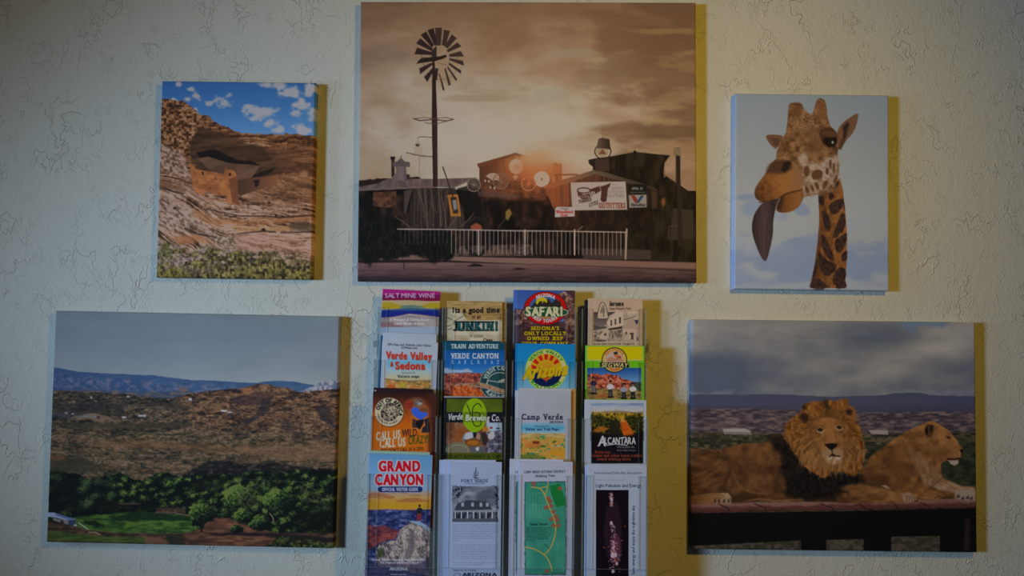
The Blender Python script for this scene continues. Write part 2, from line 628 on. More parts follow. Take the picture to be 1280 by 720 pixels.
    wheel(626, 228, 9.5, (104, 82, 66), 12)
    wheel(661, 231, 8.7, (168, 96, 60), 12)
    for x_, y_ in ((605.5, 226), (610, 226.5), (612, 234), (617, 235)):
        p.rect(x_, y_, x_ + 2, y_ + 3, (150, 132, 112))
    p.poly([(596, 239), (640, 243), (650, 247), (640, 250), (598, 247)], (76, 56, 46), soft=2, alpha=0.7)
    # big right barn, black against the sky
    p.poly([(736, 201), (745, 199), (762, 197), (795, 191), (839, 195.5), (832, 205), (831, 219), (838, 224), (850, 232), (862, 240), (878, 243), (878, 330), (730, 330), (742, 210), (737, 206)],
           lambda x, y: ramp(fbm(x / 6, y / 22, 23, 4), [(0.3, (22, 17, 11)), (0.7, (42, 33, 22))]))
    p.ell(794.5, 191.3, 1.9, 2.2, (28, 20, 15))
    p.rect(831, 214, 833.5, 223, (112, 92, 72), alpha=0.8)
    # nearer cabin: gable boards, sign wall
    p.poly([(683, 240), (700, 231), (744, 215), (800, 231), (812, 238), (815, 285), (785, 290), (700, 290), (692, 262)],
           lambda x, y: ramp(np.clip((x - 690) / 110, 0, 1) * 0.8 + (fbm(x / 2, y / 30, 25, 3) - 0.5) * 0.7, [(0, (120, 64, 38)), (0.25, (84, 50, 33)), (0.7, (46, 33, 23)), (1, (36, 27, 19))]))
    p.poly([(692, 262), (815, 258), (815, 292), (660, 300), (662, 268)], lambda x, y: ramp(fbm(x / 5, y / 9, 26, 4), [(0.3, (16, 12, 10)), (0.75, (42, 28, 20))]), soft=6, alpha=0.75)
    p.poly([(680, 237), (682, 233), (744, 213.5), (752, 215), (812, 233), (824, 238), (822, 240), (745, 219), (690, 237)], lambda x, y: ramp((x - 680) / 130, [(0, (140, 74, 44)), (0.3, (112, 78, 58)), (0.55, (82, 66, 54)), (1, (54, 43, 34))]))
    # bell on the ridge
    p.poly([(744.5, 200), (762, 199), (763, 215), (745, 215)], (56, 41, 34))
    p.ell(754.5, 190.5, 10, 9.2, (50, 34, 28), ring=1.5)
    p.ell(754, 191, 7.2, 6.4, (140, 118, 92))
    p.poly([(754, 187), (759, 194), (749, 194)], (104, 62, 44))
    p.poly([(749, 174.5), (754, 173), (763, 175), (764, 188), (757, 187), (746, 186.5)], lambda x, y: ramp((x - 746) / 18, [(0, (92, 70, 56)), (1, (46, 33, 28))]))
    p.line([(754.5, 160), (754.5, 173)], 0.8, (112, 84, 64))
    p.line([(750, 167), (761, 170)], 0.9, (112, 84, 64))
    p.poly([(737, 202), (742, 200), (743, 206), (740, 208)], (34, 25, 20))
    # signs
    p.poly([(714, 229.5), (783, 228.2), (785, 263.5), (716, 264.5)], (152, 138, 128))
    br = (66, 38, 34)
    p.ell(730.5, 239.5, 8, 3.2, br, ring=1.6)
    p.poly([(722.5, 239), (723, 246), (727, 250), (733, 250.5), (739, 248), (738, 243), (731, 245), (726, 243)], br)
    for k in range(4):
        p.ell(726 + 3.3 * k, 247.2, 1.0, 1.4, (146, 130, 120), ring=0.5)
    p.poly([(738, 238), (750, 234), (752, 240), (740, 247)], br)
    p.rect(740, 241, 744.5, 246, (146, 130, 120))
    p.ell(742.3, 243.2, 0.9, 0.9, br)
    p.poly([(751, 234.5), (757, 233), (764.5, 230), (763.5, 234), (761, 237), (759, 253), (755, 254.5), (751.5, 252), (752.5, 240)], br)
    g = (122, 106, 102)
    p.text('20TH', 765.5, 771, 233.5, 2.4, g)
    p.text('CENTURY', 765, 781, 238.3, 3.0, g, bold=4)
    p.text('GUNSLINGER', 762, 781.5, 242.6, 2.8, g, bold=4)
    p.text('LEATHER', 760.5, 782, 248, 4.0, (104, 88, 86), serif=10)
    p.text('TURNED', 724, 741, 255.5, 3.6, (50, 34, 32), bold=8, serif=12, slope=0.18)
    p.text('LITTLE', 737.5, 749, 260, 4.2, (50, 34, 32), bold=8, serif=12, slope=0.35)
    p.text('OUTFITTERS', 749.5, 783.5, 261.5, 6.2, (112, 52, 40), bold=8, serif=10)
    p.poly([(694.5, 262), (697, 260), (717, 260.3), (719, 262), (719, 272), (694, 273)], (158, 144, 138))
    p.text('Happy', 702, 712, 263.3, 2.2, (60, 44, 42))
    p.text('Woodland', 695.5, 717.5, 268, 3.6, (150, 52, 44), bold=10)
    p.text('Deli', 702, 711, 272, 3.0, (150, 52, 44), bold=10)
    p.rect(786.5, 231.5, 810, 243.5, (24, 22, 18))
    p.text('OPEN. ST', 791, 805, 238.5, 2.8, (128, 126, 112), bold=8)
    p.line([(789, 242), (807, 242)], 1.2, (66, 68, 62))
    p.poly([(787, 245.5), (809.3, 244.8), (809.5, 260.5), (788, 261.2)], (128, 118, 110))
    p.poly([(789.5, 246), (794.5, 246), (799.7, 253.5), (797.5, 255.6), (795, 255)], (112, 46, 32))
    p.poly([(806.5, 246), (802, 246), (797.8, 253), (797.5, 255.6), (800, 255)], (42, 58, 86))
    p.text('Valvoline', 789.5, 808, 259.3, 3.6, (34, 28, 28), bold=6, shear=0.2)
    # right side: lit jambs, post with a notice, mast
    p.rect(816, 240, 823, 262, (70, 48, 36), soft=3, alpha=0.8)
    p.ell(830.5, 254, 2.5, 5, (112, 66, 40), soft=3)
    p.poly([(843, 262), (868, 264), (868, 300), (838, 302)], (56, 45, 36), soft=2, alpha=0.9)
    p.rect(846, 185.5, 852, 232, (52, 42, 34))
    p.poly([(847, 195), (851, 195), (855, 310), (849, 310)], (40, 31, 25))
    p.poly([(843.5, 185.5), (852.5, 186.5), (852, 196), (843, 195)], (114, 93, 70))
    p.line([(836, 300), (838, 284), (848, 284)], 0.8, (78, 62, 50))
    # yard: pale ground, tractor wheel, cactus, hoist
    p.poly([(575, 309), (665, 307), (668, 322), (560, 322)], lambda x, y: ramp(fbm(x / 6, y / 4, 31, 3), [(0.3, (44, 34, 30)), (0.7, (84, 66, 54))]), soft=2)
    p.poly([(728, 312), (815, 314), (815, 326), (730, 326)], (60, 48, 42), soft=2)
    p.ell(596, 297, 15.5, 23, (30, 25, 22), ring=5)
    p.poly([(588, 284), (595, 280), (601, 283), (603, 288), (596, 291), (588, 289)], (122, 62, 40), soft=1.5)
    p.poly([(632, 266), (637, 262), (640, 268), (635, 277), (632, 275)], (112, 88, 40), soft=1.5)
    p.line([(631, 276), (622, 287)], 2, (70, 54, 34), alpha=0.6)
    p.poly([(559, 245), (572, 244.5), (576, 272), (563, 272)], (150, 92, 36))
    p.poly([(562, 248), (570, 247.5), (572.5, 268), (566, 269)], (48, 34, 28))
    p.poly([(565, 252), (569.5, 251), (571, 262), (567, 265)], (112, 108, 104))
    p.line([(553, 210), (566, 248)], 1.4, (36, 26, 22))
    for k, (x0, y0, x1, y1) in enumerate(((528, 226, 534, 290), (538, 236, 541, 288), (547, 238, 550, 286), (551, 246, 557, 290), (522, 240, 531, 276), (575, 262, 558, 290), (592, 268, 575, 285), (492, 272, 512, 286))):
        p.line([(x0, y0), ((x0 + x1) / 2 + 1.5, (y0 + y1) / 2), (x1, y1)], 1.0, (96, 78, 62), alpha=0.75)
    for k in range(60):
        r1, r2 = _hash(np.array(k), np.array(3), 5), _hash(np.array(k), np.array(7), 5)
        p.ell(520 + 40 * r1, 228 + 60 * r2, 0.8, 1.2, (110, 90, 70), alpha=0.25)
    # pavement, kerb, road
    p.poly([(476, 324), (520, 320), (560, 322), (880, 330), (880, 336), (560, 326), (470, 326)], (104, 76, 66), soft=1.2)
    p.poly([(545, 322.5), (700, 325), (880, 331), (880, 338), (690, 332), (545, 329)], (112, 82, 70), soft=1.2)
    p.poly([(440, 326), (560, 327), (700, 334), (880, 340), (880, 343), (640, 333), (440, 330)], (32, 22, 20), soft=1.2)
    p.poly([(440, 330.5), (560, 329.5), (700, 333), (880, 341), (880, 360), (440, 360)], lambda x, y: ramp((y - 330) / 22 + (fbm(x / 14, y / 2, 41, 4) - 0.5) * 0.6,
           [(0, (104, 74, 68)), (0.25, (90, 63, 59)), (0.55, (80, 56, 53)), (0.75, (68, 47, 46)), (1, (44, 31, 33))]), soft=1.0)
    p.line([(504, 330), (504, 339)], 1.2, (40, 27, 26))
    p.poly([(583, 334), (592, 331), (600, 332), (605, 334.5), (590, 335)], (26, 19, 20))
    p.poly([(640, 338), (648, 336), (660, 337.5), (650, 339)], (34, 24, 24))
    p.line([(447, 340), (560, 338), (700, 340), (870, 346)], 0.9, (60, 42, 40), alpha=0.7)
    p.poly([(440, 346), (540, 349), (640, 351), (640, 356), (440, 356)], (40, 30, 36), soft=2, alpha=0.7)
    # bushes
    for cx, cy, rx, ry, sd in ((462, 306, 34, 24, 1), (545, 308, 27, 21, 2), (490, 312, 25, 14, 3)):
        def leaf(x, y):
            return ramp(fbm(x / 1.7 + (y - cy) * (x - cx) * 0.012, y / 6.0, 51 + sd, 4), [(0.3, (11, 11, 9)), (0.55, (18, 18, 13)), (0.85, (33, 31, 21))])
        pts = [(cx + rx * (1 + 0.16 * math.sin(k * 2.7)) * math.cos(k / 24 * 2 * math.pi), cy + ry * (1 + 0.2 * math.sin(k * 4.3 + sd)) * math.sin(k / 24 * 2 * math.pi)) for k in range(24)]
        p.poly(pts, leaf, wob=(3.5, 5, sd), soft=4)
    # white railing
    rl = (158, 136, 124)
    for k in range(54):
        x_ = 500 + k * 5.33
        if x_ > 783:
            break
        y0 = 288.5 + (x_ - 500) * 0.0085
        y1 = 318 + max(x_ - 560, 0) * 0.012
        al = 0.3 if x_ < 560 else 0.75
        p.line([(x_, y0), (x_, y1 if x_ > 560 else 306)], 0.8, rl, alpha=al)
    p.line([(496, 288), (560, 288.5), (640, 290), (700, 290.5), (784, 292)], 1.3, rl, alpha=0.9)
    for x_ in (598, 656.5, 719):
        p.line([(x_, 289), (x_, 320)], 1.6, (170, 146, 132))
    p.line([(784.5, 288), (783, 325)], 2.0, (150, 124, 110))
    p.line([(720, 292), (729, 284.5)], 1.0, (110, 86, 70))
    # lamp on the mast, mast, wheel of the windmill
    dk = (40, 25, 21)
    p.line([(543, 175), (538, 172.5), (524, 171.8), (521, 174)], 1.0, (84, 58, 46))
    p.poly([(518, 180), (521, 174), (525, 180), (528, 192), (530, 196), (514, 196), (517, 190)], (150, 132, 110))
    p.ell(521, 182.5, 2.6, 1.8, (74, 52, 44))
    p.line([(507, 192), (525, 196), (541, 197)], 1.0, (60, 42, 36))
    p.line([(523.5, 197), (523.5, 226)], 0.7, (112, 88, 70), alpha=0.7)
    p.poly([(539.5, 98), (544, 98), (546, 150), (546.5, 235), (540.5, 235), (539, 150)], dk)
    p.poly([(540, 148), (545, 148), (545, 235), (543, 235), (541.5, 150)], (58, 37, 30), alpha=0.5)
    p.line([(516, 149), (524, 151.5), (541, 150), (558, 152), (566, 150)], 1.3, (58, 38, 31))
    p.line([(516, 149.3), (530, 147.5), (541, 149), (557, 147.5), (566, 150)], 0.8, (76, 52, 41))
    p.line([(531, 154), (541, 156), (556, 153)], 0.8, (76, 52, 41))
    # vanes: (outer corners, inner corners), from the photograph of the wheel
    z = lambda q: [(500 + a / 7.2, 20 + b / 7.2) for a, b in q]
    vanes = [[(310, 98), (375, 98), (364, 262), (322, 262)], [(390, 115), (447, 128), (405, 270), (372, 258)],
             [(462, 160), (508, 195), (425, 290), (395, 270)], [(513, 232), (552, 270), (428, 325), (415, 305)],
             [(545, 313), (573, 362), (440, 366), (438, 342)], [(565, 402), (573, 448), (440, 395), (440, 375)],
             [(548, 490), (545, 522), (432, 436), (438, 418)], [(512, 570), (500, 588), (418, 462), (428, 452)],
             [(455, 620), (432, 630), (396, 474), (408, 468)], [(396, 665), (380, 668), (345, 520), (352, 518)],
             [(330, 575), (305, 580), (316, 470), (340, 470)], [(240, 595), (210, 550), (285, 470), (312, 470)],
             [(175, 525), (168, 470), (275, 420), (295, 432)], [(140, 430), (185, 375), (320, 365), (330, 400)],
             [(122, 342), (148, 280), (290, 325), (280, 350)], [(137, 243), (178, 195), (290, 290), (275, 312)],
             [(180, 165), (230, 132), (300, 255), (285, 285)], [(240, 122), (298, 100), (330, 240), (310, 270)]]
    for v in vanes:
        dkv = sum(a for a, b in v) / 4
        p.poly(z(v), (44, 30, 27) if dkv < 330 else (58, 40, 34))
    p.poly(z([(275, 310), (325, 262), (325, 370), (280, 370)]), (48, 36, 34))
    p.poly(z([(140, 432), (160, 400), (250, 372), (350, 362), (410, 345), (418, 365), (390, 382), (320, 402), (200, 408)]), (36, 24, 21))
    p.line(z([(190, 350), (200, 420), (215, 450)]), 0.6, (70, 48, 40), alpha=0.8)
    p.line(z([(515, 360), (512, 395)]), 0.7, (80, 56, 45))
    p.line(z([(330, 420), (415, 440)]), 0.6, (90, 64, 50))
    p.line(z([(520, 480), (440, 560), (320, 575)]), 0.6, (84, 58, 46), alpha=0.8)
    p.line(z([(345, 520), (375, 600), (388, 665)]), (0.6, 2.2), (46, 30, 26))
    p.poly([(539.7, 76), (542.5, 76), (544.5, 100), (544.5, 110), (539.5, 110)], dk)
    # soft warm haze of the sunset over the yard
    hz = np.exp(-(np.hypot((X - 672) / 55, (Y - 225) / 34)) ** 2)
    p.put(hz * 0.2, (190, 96, 48))

# ------------------------------------------------------------------ picture: cliff dwelling under a blue sky
def art_cliff(p):
    X, Y = p.X, p.Y
    p.c[...] = ramp((Y - 100) / 72, [(0, (42, 84, 142)), (0.5, (54, 99, 154)), (1, (80, 122, 170))])
    n = fbm(X / 9, Y / 6.5, 61, 5)
    cl = np.zeros_like(X)
    for cx, cy, rx, ry in ((246, 120, 9, 8), (262, 127, 9, 6), (282, 128, 20, 14), (318, 146, 8, 7), (340, 153, 11, 9), (350, 162, 12, 6), (372, 140, 16, 9), (380, 132, 15, 13), (390, 140, 10, 12),
                           (378, 162, 18, 9), (345, 106, 24, 8), (366, 114, 20, 12), (388, 112, 10, 16), (392, 108, 10, 8), (221, 104, 6, 5), (233, 123, 7, 4), (215, 124, 8, 4), (244, 136, 4, 5), (310, 133, 9, 4), (325, 140, 30, 12), (238, 110, 6, 4)):
        cl = np.maximum(cl, 1.15 - np.hypot((X - cx) / rx, (Y - cy) / ry))
    m = sstep(0.28, 0.75, cl * 0.75 + (n - 0.42) * 1.1) * sstep(0.0, 0.25, cl)
    p.c[...] = p.c * (1 - m[..., None] * 0.85) + np.array((150, 148, 154)) * m[..., None] * 0.85
    # the cliff: rubble at the left, level strata to the right
    sky = [(190, 121), (203, 122), (209, 123), (218, 124.5), (227, 125), (233, 130), (240, 134), (244, 138), (249, 143), (260, 144), (266, 150), (275, 155), (285, 158), (293, 163.5), (305, 165), (318, 168), (330, 166.5), (345, 168), (357, 166.5), (372, 168), (400, 170), (400, 360), (180, 360)]
    cm = p.mask(sky, 1.0, (2.2, 6, 71))
    slope = np.where(X < 275, (275 - X) * 0.62, (X - 275) * -0.10) - sstep(300, 400, X) * 3
    s = Y + slope * sstep(200, 240, Y) + (fbm(X / 26, Y / 16, 72, 3) - 0.5) * 8
    band = 0.5 * fbm(X / 40, s / 5.0, 73, 4) + 0.5 * fbm(X / 16, s / 1.5, 74, 3)
    band = 0.5 + (band - 0.5) * 1.35
    rub = fbm(X / 3.2, Y / 2.8, 75, 4)
    low = sstep(205, 285, Y + (275 - np.minimum(X, 275)) * 0.35 - sstep(300, 390, X) * 22)
    k = 0.7 * band + 0.3 * rub - 0.10 * sstep(0.62, 0.74, fbm(X / 30, s / 1.3, 79, 3))
    lw = sstep(300, 235, X) * sstep(205, 185, Y)
    k = k * (1 - lw * 0.75) + (0.5 + (rub - 0.5) * 1.1) * lw * 0.75
    up = ramp(k, [(0.28, (38, 25, 18)), (0.42, (72, 46, 29)), (0.52, (100, 66, 42)), (0.64, (130, 92, 64)), (0.78, (150, 120, 100))])
    lo = ramp(k, [(0.26, (46, 32, 25)), (0.37, (98, 70, 52)), (0.45, (134, 104, 86)), (0.57, (158, 134, 122)), (0.78, (174, 158, 150))])
    col = up * (1 - low[..., None]) + lo * low[..., None]
    p.put(cm, col)
    # orange ledges
    for pts, c, al in (([(240, 262), (275, 274), (330, 274), (392, 268), (392, 276), (330, 282), (270, 284), (236, 272)], (136, 88, 54), 0.6),
                       ([(290, 284), (392, 283), (350, 291), (300, 292)], (140, 98, 56), 0.6), ([(205, 296), (250, 296), (262, 303), (225, 306)], (146, 94, 58), 0.7),
                       ([(197, 224), (230, 236), (232, 243), (198, 236)], (92, 62, 44), 0.7), ([(330, 225), (392, 216), (392, 250), (340, 262), (300, 250)], (120, 84, 60), 0.35),
                       ([(290, 296), (345, 292), (380, 300), (392, 318), (330, 322), (296, 312)], (142, 104, 88), 0.5)):
        p.poly(pts, c, 4, (3, 7, 81), al)
    # the pale rubble shoulder on the left
    p.poly([(196, 178), (212, 185), (228, 195), (236, 214), (240, 226), (228, 224), (210, 216), (194, 208)], lambda x, y: ramp(fbm(x / 3.6, (y - x * 0.3) / 2.8, 83, 4), [(0.3, (78, 56, 44)), (0.5, (132, 106, 92)), (0.7, (158, 136, 126))]), 6, (4, 6, 84), 0.85)
    p.poly([(195, 244), (225, 256), (262, 288), (270, 296), (236, 292), (200, 284), (194, 262)], lambda x, y: ramp(fbm(x / 3.8, (y - x * 0.5) / 3, 85, 4), [(0.3, (76, 56, 46)), (0.48, (134, 110, 98)), (0.7, (162, 142, 134))]), 6, (4, 6, 86), 0.75)
    # the alcove
    alc = [(238, 170), (248, 160), (258, 160), (275, 166), (292, 172), (312, 178), (330, 184), (350, 190), (365, 198), (362, 212), (345, 222), (325, 232), (300, 236), (275, 228), (252, 214), (240, 205), (236, 186)]
    p.poly(alc, lambda x, y: ramp(0.6 * fbm(x / 24, (y + x * 0.12) / 4.5, 87, 4) + 0.4 * rub[0, 0], [(0.25, (40, 28, 21)), (0.5, (62, 43, 31)), (0.75, (94, 66, 47))]), 3.5, (3, 8, 88), 0.95)
    p.poly([(330, 184), (392, 182), (392, 214), (360, 218), (345, 208)], lambda x, y: ramp(fbm(x / 20, y / 3.5, 89, 4), [(0.3, (58, 38, 27)), (0.6, (100, 66, 44))]), 4, (3, 8, 90), 0.6)
    p.poly([(245, 191), (256, 188), (268, 186), (282, 194), (300, 201), (318, 202), (324, 206), (300, 207), (280, 203), (262, 198), (250, 198)], (22, 17, 16), 2.5, (1.5, 6, 91))
    p.poly([(310, 222), (330, 214), (345, 210), (338, 217), (322, 222), (312, 226)], (30, 22, 19), 2, (1, 5, 92))
    # dwelling walls
    p.poly([(246, 198), (260, 196), (285, 204), (312, 206), (325, 208), (318, 218), (312, 226), (296, 244), (290, 226), (262, 214)], lambda x, y: ramp(fbm(x / 12, y / 8, 93, 3), [(0.3, (72, 52, 41)), (0.7, (92, 67, 53))]), 1.0)
    p.poly([(296, 226), (316, 222), (330, 222), (350, 218), (346, 232), (322, 238), (300, 246), (296, 240)], lambda x, y: ramp((x - 296) / 50, [(0, (62, 44, 36)), (0.4, (78, 52, 40)), (1, (112, 72, 48))]), 1.5)
    p.poly([(317, 226), (325, 224.5), (324, 232), (320, 235)], (32, 24, 22))
    p.poly([(236, 206), (242, 208), (243, 212), (262, 214.5), (280, 218), (281, 211.5), (292, 213), (296.5, 220), (298, 258), (285, 254), (262, 250), (243, 240), (239, 228)],
           lambda x, y: ramp(fbm(x / 9, y / 6, 94, 4), [(0.3, (118, 72, 42)), (0.7, (150, 96, 58))]), 1.0)
    p.poly([(286, 224), (296, 221), (299, 258), (290, 254)], (92, 55, 38), 1.5, None, 0.8)
    for x_, y_ in ((251.5, 215), (286, 216.5)):
        p.rect(x_, y_, x_ + 2.6, y_ + 4, (34, 22, 20))
    for x_, y_ in ((269, 224), (276, 226), (262, 236)):
        p.ell(x_, y_, 0.8, 1, (54, 34, 26))
    p.poly([(255, 240), (282, 246), (283, 251), (266, 250), (256, 246)], lambda x, y: ramp(fbm(x / 8, y / 2, 95, 3), [(0.35, (60, 40, 30)), (0.6, (150, 116, 98))]), 1.5)
    # dark seams
    for q in (((258, 262), (275, 266), (300, 271), (330, 271), (350, 273), (392, 270)), ((230, 287), (248, 294), (270, 298)), ((300, 293), (330, 290), (345, 291)), ((198, 235), (215, 240), (228, 243)), ((352, 292), (392, 291))):
        p.line(q, (1.6, 2.0), (40, 27, 24), 1.4, 0.8)
    for x_, y_, r in ((337, 254, 1.5), (346, 271, 1.6), (355, 272, 1.4), (367, 272, 1.4), (349, 248, 1.2), (333, 247, 1.1), (330, 288.5, 2.2), (217, 261, 1.6)):
        p.ell(x_, y_, r * 1.2, r, (42, 28, 26), soft=1.2)
    p.ell(378, 284, 15, 6, (66, 56, 42), soft=5, alpha=0.8)
    # scrub at the foot
    veg = sstep(0, 14, Y - np.interp(X, [190, 200, 230, 260, 300, 340, 400], [290, 296, 308, 302, 306, 315, 322]) + (fbm(X / 8, Y / 6, 96, 4) - 0.5) * 26)
    vn = fbm(X / 2.6, Y / 3.2, 97, 4)
    vg = ramp(vn, [(0.28, (32, 28, 20)), (0.43, (62, 54, 35)), (0.56, (90, 82, 46)), (0.76, (132, 122, 72))])
    rock = ramp(fbm(X / 3, Y / 2.5, 98, 4), [(0.3, (70, 58, 56)), (0.5, (128, 110, 106)), (0.7, (162, 146, 142))])
    rk = sstep(0.48, 0.58, fbm(X / 9, Y / 5, 99, 4)) * sstep(350, 328, Y) * sstep(330, 280, X) * 0.85
    vg = vg * (1 - rk[..., None]) + rock * rk[..., None]
    p.put(veg, vg)
    for cx, cy, rx, ry, c in ((220, 342, 16, 7, (112, 112, 46)), (206, 316, 9, 14, (74, 78, 44)), (305, 340, 14, 8, (104, 106, 48)), (345, 340, 9, 7, (118, 116, 44)), (372, 345, 10, 6, (122, 118, 44)), (270, 330, 16, 9, (62, 58, 34)), (280, 302, 18, 6, (58, 54, 34)), (355, 322, 30, 8, (56, 50, 30)), (344, 344, 6, 5, (44, 38, 34)), (238, 343, 6, 5, (56, 46, 42))):
        sl, m = p.ell(cx, cy, rx, ry, None, soft=6)
        t = m * sstep(0.38, 0.6, fbm(p.X[sl] / 3, p.Y[sl] / 3, int(cx), 3))
        p.put(t * 0.6, c, sl)
    for k in range(26):
        r = [_hash(np.array(k), np.array(j), 7) for j in range(4)]
        p.line([(194 + 40 * r[0], 350 - 45 * r[1]), (196 + 44 * r[0] + 4 * r[2], 338 - 45 * r[1])], 0.7, (128, 118, 84), alpha=0.35)

# ------------------------------------------------------------------ picture: giraffe with its tongue out
def art_giraffe(p):
    X, Y = p.X, p.Y
    p.c[...] = ramp((Y - 117) / 245, [(0, (114, 119, 121)), (0.35, (128, 127, 122)), (0.6, (137, 135, 129)), (1, (134, 134, 132))])
    n = fbm(X / 46, Y / 26, 101, 5)
    b = sstep(0.5, 0.74, fbm(X / 50, Y / 26, 102, 4) + 0.26 * np.exp(-((Y - 322) / 22) ** 2) - 0.5 * sstep(270, 220, Y) - 0.2 * sstep(350, 362, Y) + 0.12 * np.exp(-(np.hypot((X - 935) / 26, (Y - 248) / 7)) ** 2))
    for cx, cy, rx, ry in ((985, 316, 34, 16), (965, 330, 28, 10), (932, 247, 22, 6), (1085, 336, 40, 20), (1000, 262, 12, 8), (1005, 330, 30, 22)):
        b = np.maximum(b, sstep(1.1, 0.4, np.hypot((X - cx) / rx, (Y - cy) / ry) + (n - 0.5) * 1.5))
    p.put(b * 0.5, (90, 106, 134))
    p.put(sstep(0.55, 0.75, n) * 0.35 * sstep(230, 280, Y), (142, 142, 144))
    q = lambda pts: [(935 + a / 4.8, 115 + c / 4.8) for a, c in pts]
    r = lambda pts: [(930 + a / 4.647, 210 + c / 4.647) for a, c in pts]
    # neck with its dark patches
    neck = r([(432, 150), (470, 130), (560, 60), (578, 130), (594, 280), (602, 400), (600, 560), (592, 650), (598, 705), (385, 705), (392, 650), (412, 560), (430, 420), (438, 300), (434, 200)])
    p.poly(neck, lambda x, y: ramp(fbm(x / 4, y / 6, 111, 4) + 0.25 * np.sin((x - 1035) / 14), [(0.2, (78, 46, 24)), (0.55, (106, 64, 31)), (0.9, (124, 77, 39))]), 0.8)
    pk = (46, 31, 27)
    for pts in ([(497, 150), (518, 148), (522, 175), (508, 190), (496, 175)], [(500, 215), (560, 185), (575, 200), (565, 240), (530, 270), (508, 255)],
                [(436, 160), (460, 160), (468, 210), (455, 222), (438, 200)], [(460, 250), (488, 275), (505, 330), (490, 372), (462, 330)],
                [(570, 270), (585, 290), (588, 350), (545, 400), (520, 402), (545, 330)], [(455, 395), (480, 420), (525, 530), (505, 540), (460, 480)],
                [(530, 430), (570, 405), (595, 385), (595, 440), (570, 485), (545, 490)], [(438, 490), (470, 540), (535, 565), (520, 605), (480, 632), (445, 590)],
                [(568, 520), (600, 480), (600, 540), (575, 548)], [(530, 620), (560, 585), (590, 600), (588, 650), (550, 690), (522, 670)],
                [(425, 540), (430, 570), (415, 640), (400, 660), (408, 590)], [(395, 670), (430, 650), (470, 680), (480, 705), (388, 705)], [(545, 690), (585, 660), (598, 705), (540, 705)],
                [(515, 110), (548, 75), (555, 95), (535, 125)], [(575, 180), (585, 190), (588, 250), (580, 230)]):
        cx_, cy_ = sum(a for a, b in pts) / len(pts), sum(b for a, b in pts) / len(pts)
        pts = [(cx_ + (a - cx_) * 1.22, cy_ + (b - cy_) * 1.18) for a, b in pts]
        p.poly(r(pts), lambda x, y: ramp(fbm(x / 3, y / 3, 113, 3), [(0.3, (38, 25, 22)), (0.7, (58, 38, 29))]), 1.4, (0.7, 3, 112), smooth=1)
    nk = p.mask(neck, 0.8)
    # ears
    p.poly(q([(100, 258), (130, 252), (190, 255), (215, 265), (170, 345), (140, 325), (112, 290)]), (92, 62, 42), smooth=1)
    p.poly(q([(130, 268), (190, 280), (178, 325), (150, 315)]), (72, 48, 34), 2)
    p.poly(q([(535, 240), (560, 190), (610, 150), (665, 118), (667, 140), (655, 200), (630, 250), (590, 290), (560, 345), (540, 340)]), lambda x, y: ramp((x - 1046) / 28, [(0, (98, 64, 40)), (1, (92, 66, 48))]), smooth=1)
    p.poly(q([(570, 205), (600, 175), (615, 190), (600, 230), (590, 275), (572, 290), (575, 240)]), (44, 29, 26), 2.5)
    p.poly(q([(560, 280), (590, 285), (560, 345), (545, 340)]), (64, 44, 33), 2)
    # head
    head = q([(240, 100), (250, 62), (285, 55), (320, 64), (335, 95), (372, 130), (388, 130), (398, 90), (412, 40), (436, 28), (462, 42), (474, 90), (480, 150), (495, 200), (530, 235), (540, 270), (545, 330), (540, 390), (548, 440),
              (548, 500), (525, 560), (480, 595), (420, 615), (350, 630), (320, 640), (290, 620), (200, 560), (110, 490), (130, 430), (165, 400), (170, 350), (200, 290), (225, 240), (235, 170)])
    hm = p.mask(head, 0.8)
    base = ramp(fbm(X / 6, Y / 6, 121, 4), [(0.25, (72, 46, 26)), (0.5, (98, 65, 38)), (0.75, (122, 86, 54))])
    p.put(hm, base)
    f1, f2, cid = worley(X / 5.5 + fbm(X / 5, Y / 5, 5, 2) * 0.8, Y / 5.0, 123)
    p.put(hm * sstep(0.30, 0.12, f2 - f1) * 0.55 * sstep(175, 150, Y), (140, 104, 70))
    p.put(hm * sstep(0.5, 0.65, fbm(X / 4, Y / 3, 124, 3)) * 0.4 * sstep(185, 150, Y), (76, 47, 28))
    # pale cheek net
    ck = q([(300, 380), (345, 370), (360, 420), (420, 430), (470, 400), (530, 380), (548, 440), (548, 500), (525, 560), (480, 595), (420, 615), (345, 632), (325, 600), (325, 520), (335, 470)])
    p.poly(ck, lambda x, y: ramp(fbm(x / 5, y / 5, 126, 3), [(0.3, (116, 90, 68)), (0.7, (150, 128, 110))]), 7, (5, 6, 125), 0.9)
    for pts in ([(385, 480), (415, 462), (448, 472), (452, 505), (430, 525), (395, 528), (380, 510)], [(335, 450), (365, 440), (372, 490), (355, 515), (335, 500)], [(395, 545), (425, 545), (428, 590), (410, 585)],
                [(335, 560), (362, 570), (368, 605), (350, 612)], [(370, 555), (390, 565), (400, 600), (385, 605)], [(450, 545), (478, 530), (485, 545), (462, 585), (450, 590)],
                [(465, 460), (485, 455), (488, 490), (470, 500)], [(490, 405), (505, 405), (505, 440), (500, 470), (488, 440)], [(510, 430), (525, 425), (524, 480), (510, 490)], [(535, 490), (542, 520), (520, 550), (512, 540)], [(495, 560), (515, 560), (490, 590)]):
        p.poly(q(pts), (80, 52, 32), 1.6, (0.5, 3, 127), smooth=1)
    p.poly(q([(300, 390), (345, 370), (355, 385), (345, 420), (325, 440), (305, 415)]), (146, 122, 102), 4, alpha=0.8)
    # brow, eye
    p.poly(q([(425, 240), (460, 212), (510, 215), (538, 245), (540, 300), (525, 335), (480, 330), (440, 295)]), (50, 32, 22), 3, alpha=0.9)
    p.poly(q([(440, 245), (470, 225), (520, 228), (535, 260), (490, 265)]), (78, 50, 30), 3, alpha=0.9)
